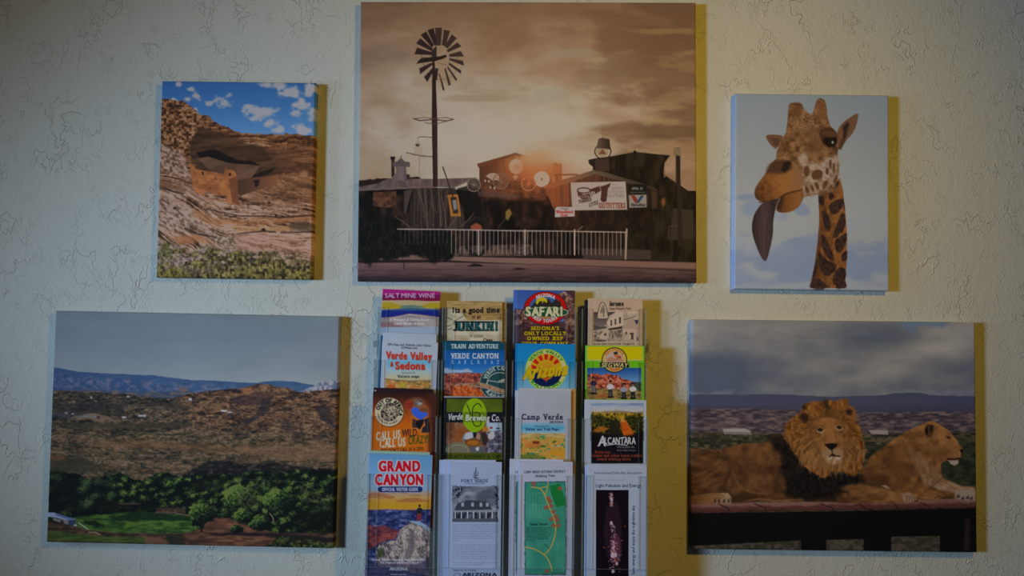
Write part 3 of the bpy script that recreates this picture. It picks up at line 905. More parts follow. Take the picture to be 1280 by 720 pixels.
    p.poly(q([(445, 285), (480, 270), (530, 272), (535, 290), (520, 325), (480, 322)]), (18, 13, 12), 2)
    p.ell(935 + 505 / 4.8, 115 + 305 / 4.8, 5.2, 4.6, (28, 20, 17), soft=1)
    p.ell(935 + 510 / 4.8, 115 + 300 / 4.8, 1.1, 1.6, (150, 148, 144))
    p.line(q([(450, 300), (480, 312), (490, 328)]), 1.5, (14, 10, 10))
    p.poly(q([(370, 180), (420, 230), (450, 300), (430, 380), (380, 360), (360, 260)]), (92, 60, 36), 8, alpha=0.5)
    # ossicone shading, folds
    p.poly(q([(245, 70), (290, 62), (325, 75), (320, 140), (250, 150)]), (88, 54, 30), 5, alpha=0.6)
    p.poly(q([(405, 90), (440, 40), (468, 70), (470, 170), (420, 160)]), (104, 64, 36), 5, alpha=0.6)
    p.poly(q([(250, 62), (310, 58), (325, 75), (290, 78)]), (66, 40, 24), 2, alpha=0.7)
    for k in range(9):
        x0, y0 = 350 + 10 * k, 130 + 16 * k
        p.line(q([(x0, y0), (x0 + 40, y0 - 6), (x0 + 80, y0 + 20)]), 1.1, (78, 48, 28), 1.2, 0.5)
    # muzzle, nostril, lips
    p.poly(q([(200, 400), (260, 410), (330, 480), (325, 560), (335, 620), (260, 610), (180, 640), (110, 665), (60, 660), (32, 630), (35, 580), (70, 530), (100, 490), (150, 440)]),
           lambda x, y: ramp((x - 941) / 62 + (fbm(x / 4, y / 4, 131, 3) - 0.5) * 0.5 - (y - 232) * 0.006, [(0, (72, 42, 22)), (0.35, (110, 66, 30)), (0.65, (128, 80, 38)), (1, (116, 80, 52))]), 1.2, smooth=2)
    p.poly(q([(100, 490), (120, 440), (150, 418), (200, 405), (255, 420), (262, 460), (215, 490), (150, 490)]), (60, 38, 26), 4, (1, 5, 132), 0.9)
    p.poly(q([(195, 470), (215, 420), (245, 410), (258, 430), (240, 465), (215, 485)]), (34, 22, 19), 2.5)
    p.poly(q([(165, 720), (175, 640), (215, 610), (310, 580), (338, 620), (325, 660), (300, 700), (250, 725), (200, 730)]), lambda x, y: ramp((x - 970) / 36, [(0, (62, 36, 20)), (0.4, (104, 62, 28)), (0.8, (118, 74, 36)), (1, (96, 62, 36))]), 1.2, smooth=2)
    p.poly(r([(182, 250), (190, 200), (200, 180), (230, 175), (215, 240)]), (52, 31, 20), 2, alpha=0.8)
    p.line(q([(65, 665), (130, 660), (190, 640), (230, 612), (320, 590)]), 1.6, (44, 28, 18), 1.5, 0.8)
    # tongue
    p.poly(r([(100, 205), (150, 190), (205, 178), (188, 215), (175, 262), (165, 320), (166, 380), (152, 460), (135, 520), (126, 545), (112, 548), (92, 520), (70, 470), (45, 400), (38, 340), (50, 280), (70, 245)]),
           lambda x, y: ramp((x - 938) / 30 + (fbm(x / 2, y / 14, 135, 3) - 0.5) * 0.4, [(0, (40, 29, 27)), (0.5, (66, 50, 46)), (0.8, (54, 40, 37)), (1, (44, 32, 30))]), 0.8, smooth=2)
    p.line(r([(130, 240), (115, 330), (110, 430), (118, 520)]), 1.8, (78, 60, 55), 3, 0.5)
    p.line(r([(205, 180), (188, 215), (176, 262)]), 1.2, (124, 112, 104), 1.0, 0.7)

# ------------------------------------------------------------------ picture: green river valley below desert hills
def crowns(X, Y, sx, sy, seed, pal):
    """leafy crowns seen from above: domes lit from the upper left, rough with leaves"""
    wx = X + (fbm(X / 3, Y / 3, seed + 1, 3) - 0.5) * 5
    wy = Y + (fbm(X / 3 + 9, Y / 3, seed + 2, 3) - 0.5) * 5
    f1, f2, cid = worley(wx / sx, wy / sy, seed)
    g1, _, _ = worley((wx + 0.22 * sx) / sx, (wy + 0.30 * sy) / sy, seed)
    t = 0.62 - 0.75 * f1 + 0.9 * (g1 - f1) + (fbm(X / 1.9, Y / 1.7, seed + 3, 3) - 0.5) * 0.9 + (cid - 0.5) * 0.35
    return ramp(t, pal)


def art_valley(p):
    X, Y = p.X, p.Y
    sky = ramp((Y - 388) / 95, [(0, (88, 103, 118)), (0.35, (94, 108, 126)), (0.7, (104, 117, 132)), (1, (116, 128, 138))])
    p.c[...] = sky + ((fbm(X / 60, Y / 20, 141, 3) - 0.5) * 12)[..., None]
    # far mesa
    ridge = [(50, 459), (66, 459.5), (78, 460.5), (97, 464.5), (130, 466.5), (165, 468), (190, 469), (215, 472), (240, 475), (265, 475.5), (300, 478), (320, 478.5), (330, 477), (345, 476), (370, 477), (385, 480), (392, 481), (440, 484), (440, 505), (50, 505)]
    rk = fbm(X / 4.2, Y / 3.2, 142, 4)
    st = 0.55 * sstep(0.44, 0.72, rk) * sstep(464, 472, Y - (X - 66) * 0.06) * sstep(492, 480, Y - (X - 66) * 0.03)
    far = np.array((44, 66, 104)) * (1 - st[..., None]) + np.array((104, 96, 116)) * st[..., None]
    far = far + ((X - 60) / 360 * 12)[..., None] * np.array((0.5, 0.9, 0.6)) + ((fbm(X / 12, Y / 3, 143, 3) - 0.5) * 18)[..., None]
    p.put(p.mask(ridge, 0.9, (0.6, 6, 144)), far)
    p.poly([(375, 490), (390, 484), (398, 480), (405, 477), (417, 474), (428, 476), (440, 480), (440, 495)], lambda x, y: ramp(fbm(x / 3, y / 3, 145, 4), [(0.35, (70, 86, 116)), (0.65, (132, 134, 148))]), 1, (1, 4, 146))
    p.poly([(215, 497), (225, 485), (230, 484), (237, 489), (242, 496)], (94, 76, 84), 1.5)
    p.poly([(60, 488), (120, 487), (170, 490), (240, 489), (240, 498), (60, 492)], lambda x, y: ramp(fbm(x / 8, y / 2, 147, 3), [(0.4, (52, 62, 84)), (0.7, (90, 84, 84))]), 2)
    # desert hills
    hill = [(50, 489), (80, 488.5), (120, 490.5), (160, 493), (190, 497), (215, 498), (232, 493.5), (240, 491.5), (258, 489), (275, 487), (300, 486), (312, 482), (325, 480), (340, 481), (348, 484), (360, 485), (375, 490), (390, 489.5), (410, 487), (440, 485), (440, 620), (50, 620)]
    s = Y + (fbm(X / 30, Y / 12, 151, 3) - 0.5) * 10
    a = fbm(X / 11, s / 3.6, 152, 5)
    b = fbm(X / 3.4, Y / 1.5, 153, 3)
    k = 0.55 * a + 0.45 * b
    k = 0.5 + (k - 0.5) * 1.25
    left = ramp(k, [(0.28, (26, 26, 29)), (0.42, (48, 45, 42)), (0.55, (72, 64, 54)), (0.70, (104, 90, 74)), (0.85, (132, 116, 98))])
    right = ramp(k, [(0.26, (36, 30, 34)), (0.38, (66, 50, 46)), (0.5, (98, 73, 57)), (0.64, (126, 96, 74)), (0.85, (144, 116, 94))])
    plain = ramp(k, [(0.28, (42, 42, 36)), (0.40, (66, 60, 48)), (0.5, (90, 76, 60)), (0.65, (108, 90, 72)), (0.85, (128, 108, 88))])
    wR = sstep(195, 260, X + (a - 0.5) * 60)[..., None]
    streak = (fbm(X / 26, Y / 1.6, 157, 3) - 0.5)[..., None] * 34
    left, right, plain = left * 0.88 + streak * 0.5, right * 0.84 + streak * 0.4, plain * 0.84 + streak
    bush = sstep(0.60, 0.68, fbm(X / 2.6, Y / 1.9, 158, 2))[..., None] * 0.55
    left, right, plain = (g * (1 - bush) + np.array((34, 37, 33)) * bush for g in (left, right, plain))
    wP = sstep(522, 548, Y + (a - 0.5) * 16 - sstep(230, 420, X) * 10)[..., None]
    ground = (left * (1 - wR) + right * wR) * (1 - wP) + plain * wP
    p.put(p.mask(hill, 0.8, (1.1, 6, 154)), ground)
    for pts, c, al, so in (([(60, 505), (120, 503), (170, 500), (150, 512), (100, 516), (60, 514)], (34, 34, 40), 0.6, 5), ([(180, 505), (230, 503), (225, 512), (170, 512)], (50, 46, 46), 0.6, 4),
                           ([(300, 494), (325, 490), (340, 494), (335, 505), (300, 509), (290, 502)], (52, 40, 46), 0.65, 4), ([(328, 500), (340, 498), (338, 512), (326, 522), (310, 532), (300, 534), (310, 526), (325, 514)], (36, 34, 40), 0.8, 3),
                           ([(395, 510), (415, 508), (412, 520), (425, 535), (412, 534), (402, 522)], (38, 34, 42), 0.75, 4), ([(345, 525), (362, 528), (372, 540), (385, 545), (372, 546), (352, 536)], (44, 42, 42), 0.6, 4),
                           ([(300, 486), (315, 484), (320, 490), (308, 493)], (134, 92, 66), 0.6, 2), ([(58, 529), (240, 529), (240, 534), (160, 537), (58, 533)], (50, 48, 38), 0.75, 3),
                           ([(62, 516), (92, 517), (120, 520), (110, 523), (62, 522)], (50, 52, 62), 0.7, 2), ([(88, 522), (112, 516), (130, 520), (155, 528), (120, 526)], (118, 96, 82), 0.7, 2),
                           ([(110, 552), (175, 550), (240, 556), (320, 560), (310, 566), (200, 562), (120, 560)], (112, 80, 52), 0.4, 6), ([(290, 560), (420, 555), (424, 578), (360, 575), (300, 570)], (116, 88, 66), 0.5, 6),
                           ([(58, 570), (100, 570), (130, 588), (110, 592), (58, 596)], (40, 42, 34), 0.7, 6), ([(60, 572), (80, 571), (78, 577), (60, 577)], (98, 62, 42), 0.6, 3)):
        p.poly(pts, c, so, (2.5, 7, 155), al)
    for x_, y_, w_, h_, c in ((112, 496, 2.2, 2.4, (168, 160, 160)), (158, 495, 3, 1.8, (176, 176, 180)), (118, 501, 2, 1.4, (140, 140, 140)), (152, 521, 5, 2.2, (164, 166, 172)), (172, 519, 10, 2.4, (150, 154, 164)),
                              (236, 498, 4, 3, (170, 176, 186)), (277, 513, 7, 2, (170, 182, 196)), (286, 515, 5, 1.6, (156, 166, 180)), (100, 520, 22, 1.8, (86, 100, 106)), (80, 516, 3, 1.5, (150, 154, 160)), (88, 517, 3, 1.5, (140, 148, 156)), (120, 520.5, 4, 3, (28, 30, 32))):
        p.rect(x_, y_, x_ + w_, y_ + h_, c, 1.0, 0.85)
    p.line([(150, 510), (175, 510), (205, 509)], 0.8, (112, 104, 100), 1, 0.7)
    # river bluff and woods
    p.poly([(235, 592), (250, 583), (262, 577), (285, 577), (300, 583), (320, 579), (345, 580), (375, 584), (400, 587), (440, 588), (440, 600), (235, 600)], lambda x, y: ramp(fbm(x / 6, y / 3, 161, 4), [(0.3, (16, 17, 20)), (0.55, (26, 26, 28)), (0.8, (58, 55, 56))]), 2, (2, 6, 162), 0.95)
    for k in range(5):
        p.line([(300 + 20 * k, 512 + 9 * k), (330 + 20 * k, 516 + 8 * k), (372 + 10 * k, 514 + 11 * k)], 1.0, (138, 116, 96), 1.5, 0.35)
    woods = [(50, 592), (70, 591), (95, 593), (105, 600), (118, 598), (135, 594), (150, 593), (165, 600), (180, 601), (200, 592), (215, 594), (228, 596), (245, 594), (280, 593), (300, 594), (325, 591), (345, 592), (370, 589), (395, 589), (440, 590), (440, 700), (50, 700)]
    pal = [(0.05, (8, 13, 12)), (0.35, (14, 23, 18)), (0.6, (30, 46, 26)), (0.82, (54, 76, 34)), (1.0, (82, 100, 48))]
    tr = crowns(X, Y, 13, 10, 163, pal)
    tr2 = crowns(X, Y, 21, 16, 167, [(0.05, (9, 14, 13)), (0.4, (17, 27, 22)), (0.7, (32, 46, 32)), (1.0, (58, 74, 44))])
    wl = sstep(150, 120, X + (a - 0.5) * 40)[..., None]
    p.put(p.mask(woods, 0.8, (3, 7, 164)), tr * (1 - wl) + tr2 * wl)
    for pts in ([(148, 628), (180, 625), (200, 632), (180, 645), (120, 650), (100, 640), (130, 625)], [(375, 636), (420, 634), (424, 665), (385, 668), (370, 655)], [(240, 600), (280, 604), (275, 612), (240, 612)], [(60, 600), (90, 604), (100, 640), (60, 642)]):
        p.poly(pts, (9, 13, 12), 8, (4, 8, 165), 0.7)
    p.poly([(145, 630), (172, 630), (176, 632), (150, 632)], (70, 58, 48), 1.5, None, 0.8)
    # meadow
    p.poly([(90, 648), (120, 645), (165, 642), (200, 642), (240, 648), (240, 668), (200, 672), (150, 674), (90, 668)], lambda x, y: ramp(fbm(x / 10, y / 2.4, 171, 4), [(0.3, (30, 52, 24)), (0.5, (48, 76, 32)), (0.75, (72, 98, 44))]), 2, (1.5, 6, 172))
    p.poly([(135, 648), (170, 642), (205, 643), (238, 649), (236, 653), (190, 652), (150, 653), (140, 651)], (18, 32, 20), 2, (1.5, 6, 173), 0.9)
    p.poly([(92, 649), (140, 650), (152, 653), (100, 650)], (20, 32, 20), 1.5, None, 0.7)
    p.poly([(103, 652), (118, 652), (132, 660), (118, 660), (104, 656)], (16, 26, 16), 2, (1, 5, 174), 0.9)
    p.line([(195, 641.5), (215, 642.5), (238, 646)], 1.0, (104, 96, 82))
    p.rect(195, 636, 232, 643, (66, 48, 42), 2, 0.7)
    # foreground field and track
    p.poly([(50, 652), (80, 656), (110, 664), (160, 668), (440, 668), (440, 700), (50, 700)], lambda x, y: ramp(fbm(x / 9, y / 2.5, 176, 4), [(0.3, (34, 30, 26)), (0.55, (58, 46, 38)), (0.8, (86, 66, 54))]), 3, (1.5, 7, 177))
    p.poly([(50, 664), (80, 667), (130, 672), (185, 673), (188, 681), (50, 677)], lambda x, y: ramp(fbm(x / 12, y / 2, 178, 3), [(0.3, (40, 56, 26)), (0.7, (62, 78, 38))]), 2.5)
    p.poly([(180, 672), (200, 672), (212, 682), (180, 684)], (96, 66, 54), 3, None, 0.7)
    p.poly([(205, 668), (232, 674), (240, 690), (212, 682)], (30, 32, 26), 3, (2, 5, 179), 0.9)
    p.line([(110, 667), (118, 667), (124, 670)], 1.6, (112, 100, 86))
    # barn
    p.poly([(55, 642), (66, 642), (80, 647), (93, 650), (92, 652), (82, 652), (70, 649), (57, 647)], (112, 128, 158))
    p.poly([(70, 643.5), (93, 650.5), (84, 651), (66, 645)], (66, 84, 128))
    p.poly([(64, 649), (84, 652), (84, 657.5), (65, 652)], (96, 94, 96))
    p.poly([(74, 651.5), (78, 652.5), (78, 656), (74, 654)], (26, 28, 34))
    p.poly([(84, 651.5), (93, 651), (93, 657), (84, 658)], (40, 50, 80))
    p.rect(91, 657, 95, 659, (128, 136, 148), 1)
    p.line([(97, 655), (109, 663)], 1.2, (136, 140, 142))
    # clearing and trees at the right
    p.poly([(262, 650), (285, 649), (305, 656), (320, 663), (350, 669), (370, 672), (352, 672), (340, 684), (325, 690), (232, 690), (232, 668), (255, 662)], lambda x, y: ramp(fbm(x / 12, y / 2.2, 181, 4), [(0.3, (58, 40, 34)), (0.6, (88, 60, 47)), (0.85, (108, 76, 60))]), 2.5, (2, 7, 182))
    p.poly([(255, 668), (300, 667), (345, 668), (420, 674), (420, 680), (370, 677), (330, 672), (270, 671)], (22, 20, 24), 2, (1, 6, 183), 0.9)
    p.poly([(232, 676), (260, 676), (275, 679), (240, 682)], (46, 34, 32), 2, (1, 6, 184), 0.7)
    p.poly([(350, 672), (385, 676), (425, 682), (425, 690), (322, 690), (338, 682)], lambda x, y: ramp(fbm(x / 3, y / 3, 185, 3), [(0.3, (14, 18, 16)), (0.6, (46, 54, 32)), (0.85, (84, 92, 48))]), 2, (2, 5, 186))

    def tree(cx, cy, rx, ry, sd, lift=0.0):
        pts = [(cx + rx * (1 + 0.12 * math.sin(3.1 * j + sd)) * math.cos(j / 20 * 2 * math.pi), cy + ry * (1 + 0.12 * math.sin(2.3 * j + sd)) * math.sin(j / 20 * 2 * math.pi)) for j in range(20)]
        r_ = p.poly(pts, None, 1.5, (2.5, 5, sd))
        sl, m = r_
        x, y = p.X[sl], p.Y[sl]
        t = 0.45 - 0.38 * ((x - cx) / rx + (y - cy) / ry) + (fbm(x / 2.2, y / 2, sd + 3, 3) - 0.5) * 1.1 + lift
        p.put(m, ramp(t, pal), sl)
    tree(253, 643, 17, 13, 191, 0.05)
    p.rect(251, 655, 253.5, 666, (20, 16, 14))
    tree(297, 663, 9, 5, 192, -0.2)
    tree(325, 655, 14, 10, 193, 0.05)
    tree(300, 622, 22, 15, 194, 0.2)
    tree(350, 627, 22, 15, 195, 0.1)
    tree(305, 647, 14, 8, 196, 0.1)
    gl = sstep(0.45, 0.62, fbm(X / 26, Y / 12, 198, 3)) * sstep(595, 605, Y) * sstep(650, 630, Y) * sstep(230, 300, X)
    p.put(gl * 0.45 * sstep(0.35, 0.6, fbm(X / 2.4, Y / 2.2, 199, 3)), (86, 92, 58))
    p.line([(338, 643), (342, 648), (343, 654)], 1.3, (104, 90, 76))
    p.line([(305, 600), (345, 602), (385, 604)], 0.6, (88, 92, 88), 0.8, 0.6)

# ------------------------------------------------------------------ picture: lion and lioness lying on a plank deck
def art_lions(p):
    X, Y = p.X, p.Y
    rng = random.Random(5)
    n = fbm(X / 110, Y / 42, 201, 5)
    n2 = fbm(X / 30, Y / 15, 202, 4)
    lightness = 0.5 + (n - 0.5) * 0.95 + (n2 - 0.5) * 0.16 + 0.26 * np.exp(-(np.hypot((X - 1165) / 95, (Y - 440) / 36)) ** 2) - 0.16 * sstep(430, 480, Y) * sstep(1080, 980, X) + 0.1 * sstep(430, 405, Y)
    p.c[...] = ramp(lightness, [(0.2, (62, 68, 80)), (0.45, (80, 82, 88)), (0.65, (98, 96, 95)), (0.95, (124, 119, 114))])
    p.poly([(1125, 398), (1195, 398), (1180, 408), (1155, 406), (1140, 416), (1130, 408)], (72, 88, 106), 5, (3, 9, 203), 0.8)
    p.put(0.6 * sstep(482, 490, Y) * sstep(0.4, 0.6, n2), (94, 96, 102))
    mt = [(850, 494), (880, 493), (930, 493.5), (960, 492.5), (1000, 494), (1040, 496), (1075, 495), (1105, 494), (1118, 491.5), (1140, 490.5), (1155, 491.5), (1165, 494), (1200, 495), (1235, 495.5), (1235, 700), (850, 700)]
    p.poly(mt, lambda x, y: ramp((y - 491) / 26 + (fbm(x / 14, y / 5, 204, 3) - 0.5) * 0.5, [(0, (52, 54, 70)), (0.5, (54, 55, 71)), (1, (46, 46, 58))]), 1.0, (0.5, 8, 205))
    p.poly([(850, 511), (930, 511), (1000, 513), (1100, 516), (1235, 514), (1235, 700), (850, 700)], lambda x, y: ramp(fbm(x / 9, y / 2.4, 206, 4), [(0.3, (44, 37, 44)), (0.5, (62, 51, 54)), (0.75, (92, 76, 74))]), 2)
    p.poly([(850, 540), (900, 541), (1000, 543), (1100, 543), (1235, 540), (1235, 700), (850, 700)], lambda x, y: ramp(fbm(x / 7, y / 3, 207, 4), [(0.3, (26, 27, 20)), (0.5, (48, 44, 32)), (0.75, (82, 66, 48))]), 4)
    p.poly([(1085, 560), (1130, 552), (1235, 552), (1235, 640), (1085, 640)], lambda x, y: ramp(fbm(x / 10, y / 5, 208, 3), [(0.3, (22, 25, 17)), (0.7, (40, 42, 29))]), 8)
    p.poly([(902, 536.5), (930, 536), (938, 540), (938, 543.5), (905, 543.5)], (122, 114, 106))
    p.poly([(904, 540), (938, 541), (938, 543.5), (906, 543.5)], (92, 86, 80))
    p.poly([(1086, 538), (1111, 538.5), (1111, 544), (1090, 543)], (112, 102, 94))
    for k in range(26):
        p.ell(868 + rng.random() * 120, 545 + rng.random() * 9, 3 + 4 * rng.random(), 2 + 1.5 * rng.random(), (34, 34, 24), soft=2.5, alpha=0.6)
    # the deck
    p.poly([(850, 631), (900, 630), (1000, 628.5), (1100, 627), (1160, 625.5), (1235, 624), (1235, 637), (1100, 639), (1000, 640), (900, 642), (850, 643)], lambda x, y: ramp((y - 627 + (x - 1040) * 0.018) / 14 + (fbm(x / 8, y / 2, 211, 3) - 0.5) * 0.4, [(0, (92, 66, 58)), (0.3, (98, 66, 57)), (0.45, (72, 41, 35)), (0.85, (55, 30, 26)), (1, (26, 16, 15))]), 1)
    for x0, x1 in ((896, 910), (942, 957), (1026, 1042), (1074, 1082), (1118, 1124), (1156, 1164)):
        p.line([(x0, 631), (x1, 637), (x1 + 0.5, 643)], 1.3, (26, 15, 14), 1, 0.9)
    p.poly([(850, 643), (1000, 641), (1100, 639.5), (1235, 636.5), (1235, 700), (850, 700)], (9, 8, 8), 1)
    for x0, x1, y0 in ((864, 1001, 682), (1033, 1080, 676.5), (1115, 1176, 672.5)):
        y0b = y0 - 3 if x0 < 900 else y0 - 1
        p.poly([(x0, y0 + (2 if x0 < 900 else 0)), (x1, y0b - (2 if x0 < 900 else 0)), (x1, 695), (x0, 695)], lambda x, y: ramp(fbm(x / 5, y / 4, 212, 3), [(0.3, (38, 35, 26)), (0.7, (62, 54, 44))]), 1)
    p.poly([(1208, 650), (1214, 650), (1214, 690), (1206, 690)], (30, 20, 19), 2)
    q = lambda pts: [(975 + a / 5.142, 490 + c / 5.142) for a, c in pts]
    r = lambda pts: [(1080 + a / 6.0, 515 + c / 6.0) for a, c in pts]
    u = lambda pts: [(860 + a / 4.8, 490 + c / 4.8) for a, c in pts]
    # lioness
    bodyc = lambda x, y: ramp(0.5 + (fbm(x / 9, y / 8, 221, 4) - 0.5) * 1.0 - (y - 570) * 0.006 + (x - 1130) * 0.003, [(0, (48, 29, 16)), (0.4, (80, 50, 26)), (0.7, (104, 68, 36)), (1, (124, 86, 50))])
    p.poly(r([(-20, 470), (10, 400), (60, 330), (150, 270), (230, 210), (320, 150), (400, 110), (460, 95), (480, 75), (520, 70), (560, 85), (640, 140), (690, 195), (730, 260), (752, 285), (752, 305), (735, 320), (735, 345), (720, 360), (715, 390), (690, 408), (660, 395), (640, 370), (600, 380), (580, 410), (590, 500),
                 (650, 530), (720, 560), (780, 565), (845, 570), (845, 665), (690, 655), (560, 660), (430, 668), (330, 660), (200, 600), (100, 560), (-20, 560)]), bodyc, 1.2, (0.7, 5, 222), smooth=1)
    p.poly(r([(230, 300), (290, 280), (330, 400), (330, 520), (280, 560), (210, 560), (180, 480)]), (86, 52, 28), 12, None, 0.55)
    p.poly(r([(-20, 480), (60, 430), (180, 500), (190, 590), (60, 560), (-20, 560)]), (62, 36, 20), 10, None, 0.7)
    p.poly(r([(330, 260), (430, 330), (500, 400), (560, 420), (580, 500), (520, 560), (460, 570), (430, 480), (380, 380)]), lambda x, y: ramp(fbm(x / 4, y / 7, 223, 3), [(0.3, (98, 70, 44)), (0.7, (124, 96, 72))]), 6, (2, 5, 224), 0.75)
    for k in range(14):
        a = rng.random()
        p.line(r([(320 + 60 * a, 200 + 130 * rng.random()), (390 + 60 * a, 330 + 60 * rng.random()), (430 + 50 * a, 470)]), 1.1, (84, 54, 30), 1.5, 0.4)
    p.poly(r([(510, 560), (560, 520), (600, 500), (660, 530), (740, 565), (845, 572), (845, 640), (760, 620), (690, 610), (560, 590)]), lambda x, y: ramp(fbm(x / 7, y / 4, 225, 3), [(0.3, (98, 68, 44)), (0.7, (132, 104, 80))]), 3, None, 0.85)
    p.poly(r([(690, 605), (740, 590), (845, 600), (845, 670), (760, 672), (690, 655)]), (118, 98, 82), 2)
    for a_, b_ in ((700, 640), (735, 655), (770, 650), (800, 655)):
        p.poly(r([(a_, b_), (a_ + 22, b_ - 18), (a_ + 30, b_ + 8), (a_ + 6, b_ + 14)]), (38, 28, 26), 1.5, None, 0.8)
    p.poly(r([(340, 540), (430, 570), (560, 600), (610, 640), (560, 665), (430, 665), (350, 640), (300, 590)]), lambda x, y: ramp(fbm(x / 8, y / 5, 227, 3), [(0.3, (86, 52, 27)), (0.7, (112, 72, 36))]), 3)
    p.line(r([(510, 570), (560, 530), (590, 505)]), 1.6, (44, 28, 20), 2, 0.8)
    p.line(r([(540, 650), (570, 640), (610, 655)]), 1.4, (34, 22, 16), 1.5, 0.8)
    p.poly(r([(460, 140), (475, 95), (510, 90), (535, 105), (535, 135), (515, 185), (485, 200), (465, 170)]), (62, 38, 22), 2)
    p.poly(r([(465, 130), (480, 110), (490, 130), (482, 175), (470, 170)]), (16, 12, 10), 1.5)
    p.poly(r([(500, 105), (528, 105), (520, 150), (502, 160)]), (30, 20, 15), 2)
    p.poly(r([(470, 95), (485, 75), (530, 75), (560, 90), (535, 102), (500, 92)]), (116, 72, 36), 1.5)
    p.poly(r([(560, 100), (650, 160), (700, 230), (740, 275), (700, 300), (640, 250), (580, 180)]), (112, 72, 38), 6, None, 0.6)
    p.poly(r([(620, 185), (650, 190), (660, 205), (640, 205)]), (24, 16, 13), 1.8)
    p.poly(r([(728, 285), (752, 282), (752, 306), (738, 316), (730, 300)]), (18, 13, 13), 1)
    p.line(r([(640, 358), (690, 362), (722, 352)]), 2.0, (22, 14, 12), 1)
    p.poly(r([(640, 370), (700, 368), (718, 370), (715, 392), (690, 408), (660, 398)]), (126, 108, 96), 1.5)
    p.poly(r([(660, 290), (720, 300), (732, 330), (700, 350), (650, 345)]), (106, 68, 38), 4, None, 0.7)
    # lion: body, haunch, forelegs
    p.poly(u([(0, 345), (60, 345), (180, 355), (270, 325), (330, 312), (430, 310), (470, 300), (520, 260), (620, 250), (760, 300), (900, 480), (1000, 600), (1080, 590), (1200, 612), (1380, 640), (1385, 665), (1150, 672), (850, 668), (560, 660), (300, 668), (100, 680), (0, 680)]),
           lambda x, y: ramp(0.62 + (fbm(x / 10, y / 12, 231, 4) - 0.5) * 0.9 - np.abs(x - 935) * 0.0025 - (y - 590) * 0.004, [(0, (32, 20, 11)), (0.4, (56, 34, 18)), (0.7, (78, 49, 26)), (1, (98, 64, 37))]), 1.2, (0.7, 5, 232))
    p.poly(u([(0, 360), (150, 360), (220, 375), (250, 420), (250, 500), (200, 560), (120, 600), (0, 620)]), lambda x, y: ramp(0.55 + (fbm(x / 16, y / 7, 233, 4) - 0.5) * 1.1, [(0, (34, 21, 12)), (0.5, (62, 38, 19)), (1, (88, 55, 29))]), 4, smooth=1)
    p.line(u([(190, 360), (235, 385), (252, 440), (275, 520), (310, 580), (380, 610), (470, 618)]), 2.2, (104, 70, 42), 3, 0.7, smooth=1)
    p.line(u([(205, 365), (245, 400), (248, 490), (215, 560)]), 2.5, (32, 20, 13), 4, 0.8, smooth=1)
    for k in range(6):
        p.line(u([(20, 590 - 14 * k), (90, 590 - 20 * k), (190, 540 - 26 * k)]), 1.4, (96, 60, 32) if k % 2 else (40, 24, 14), 2, 0.5)
    p.poly(u([(0, 630), (140, 612), (235, 612), (258, 640), (255, 675), (130, 680), (0, 680)]), lambda x, y: ramp((x - 860) / 50 + (fbm(x / 3, y / 2, 234, 3) - 0.5) * 0.4, [(0, (74, 45, 22)), (0.7, (104, 70, 40)), (1, (122, 98, 76))]), 1.5)
    for x_ in (150, 175, 205, 232):
        p.poly(u([(x_, 655), (x_ + 14, 645), (x_ + 12, 670), (x_ - 2, 672)]), (34, 24, 20), 1.5, None, 0.8)
    p.line(u([(330, 660), (420, 648), (520, 660), (690, 652)]), 2.2, (110, 72, 40), 2, 0.8)
    p.poly(u([(250, 640), (330, 600), (420, 640), (320, 670), (255, 672)]), (40, 25, 14), 4, None, 0.7)
    p.poly(u([(480, 280), (540, 262), (640, 330), (680, 450), (720, 520), (900, 560), (1010, 590), (900, 640), (700, 640), (600, 610), (575, 500), (560, 380), (500, 330)]), lambda x, y: ramp(fbm(x / 4, y / 7, 235, 4), [(0.3, (9, 8, 8)), (0.7, (26, 20, 16))]), 9, (3, 6, 236))
    p.poly(r([(-230, 600), (-170, 560), (-60, 545), (40, 560), (150, 580), (250, 610), (340, 610), (380, 630), (402, 665), (340, 690), (200, 690), (0, 690), (-200, 690)]), lambda x, y: ramp(0.5 + (fbm(x / 12, y / 5, 237, 4) - 0.5) * 0.9 + (x - 1080) * 0.006 - (y - 612) * 0.01, [(0, (50, 31, 17)), (0.5, (92, 58, 30)), (1, (124, 86, 50))]), 2.5)
    p.poly(r([(290, 625), (340, 610), (385, 635), (402, 665), (370, 688), (320, 692), (295, 660)]), (116, 90, 66), 3)
    for k in range(4):
        p.line(r([(320 + 18 * k, 635), (330 + 18 * k, 655), (322 + 20 * k, 685)]), 0.9, (52, 36, 26), 1, 0.8)
    p.poly(r([(130, 560), (170, 555), (210, 590), (170, 580)]), (112, 92, 80), 1.5)
    p.poly(u([(560, 600), (700, 560), (900, 575), (960, 610), (760, 650), (600, 640)]), (12, 10, 9), 8, (3, 6, 239), 0.9)
    p.poly(q([(10, 290), (140, 450), (230, 520), (300, 545), (400, 520), (530, 545), (548, 588), (430, 605), (340, 650), (180, 670), (60, 650), (10, 520)]), lambda x, y: ramp(fbm(x / 3, y / 5, 249, 4), [(0.3, (9, 8, 8)), (0.75, (27, 20, 16))]), 7, (3, 5, 250))
    # lion: mane, stroke by stroke from the outside in
    cx, cy = 975 + 310 / 5.142, 490 + 250 / 5.142
    mane = q([(150, 75), (200, 68), (260, 60), (330, 55), (400, 50), (435, 45), (445, 85), (490, 120), (480, 180), (520, 230), (540, 330), (545, 430), (525, 520), (470, 550), (400, 520), (350, 510), (280, 560), (220, 530), (160, 490), (120, 440), (70, 370), (30, 300), (20, 220), (60, 180), (130, 140)])
    p.poly(mane, lambda x, y: ramp(fbm(x / 3, y / 5, 241, 4), [(0.25, (62, 35, 14)), (0.5, (100, 60, 25)), (0.8, (126, 80, 38))]), 2, (2, 4, 242))
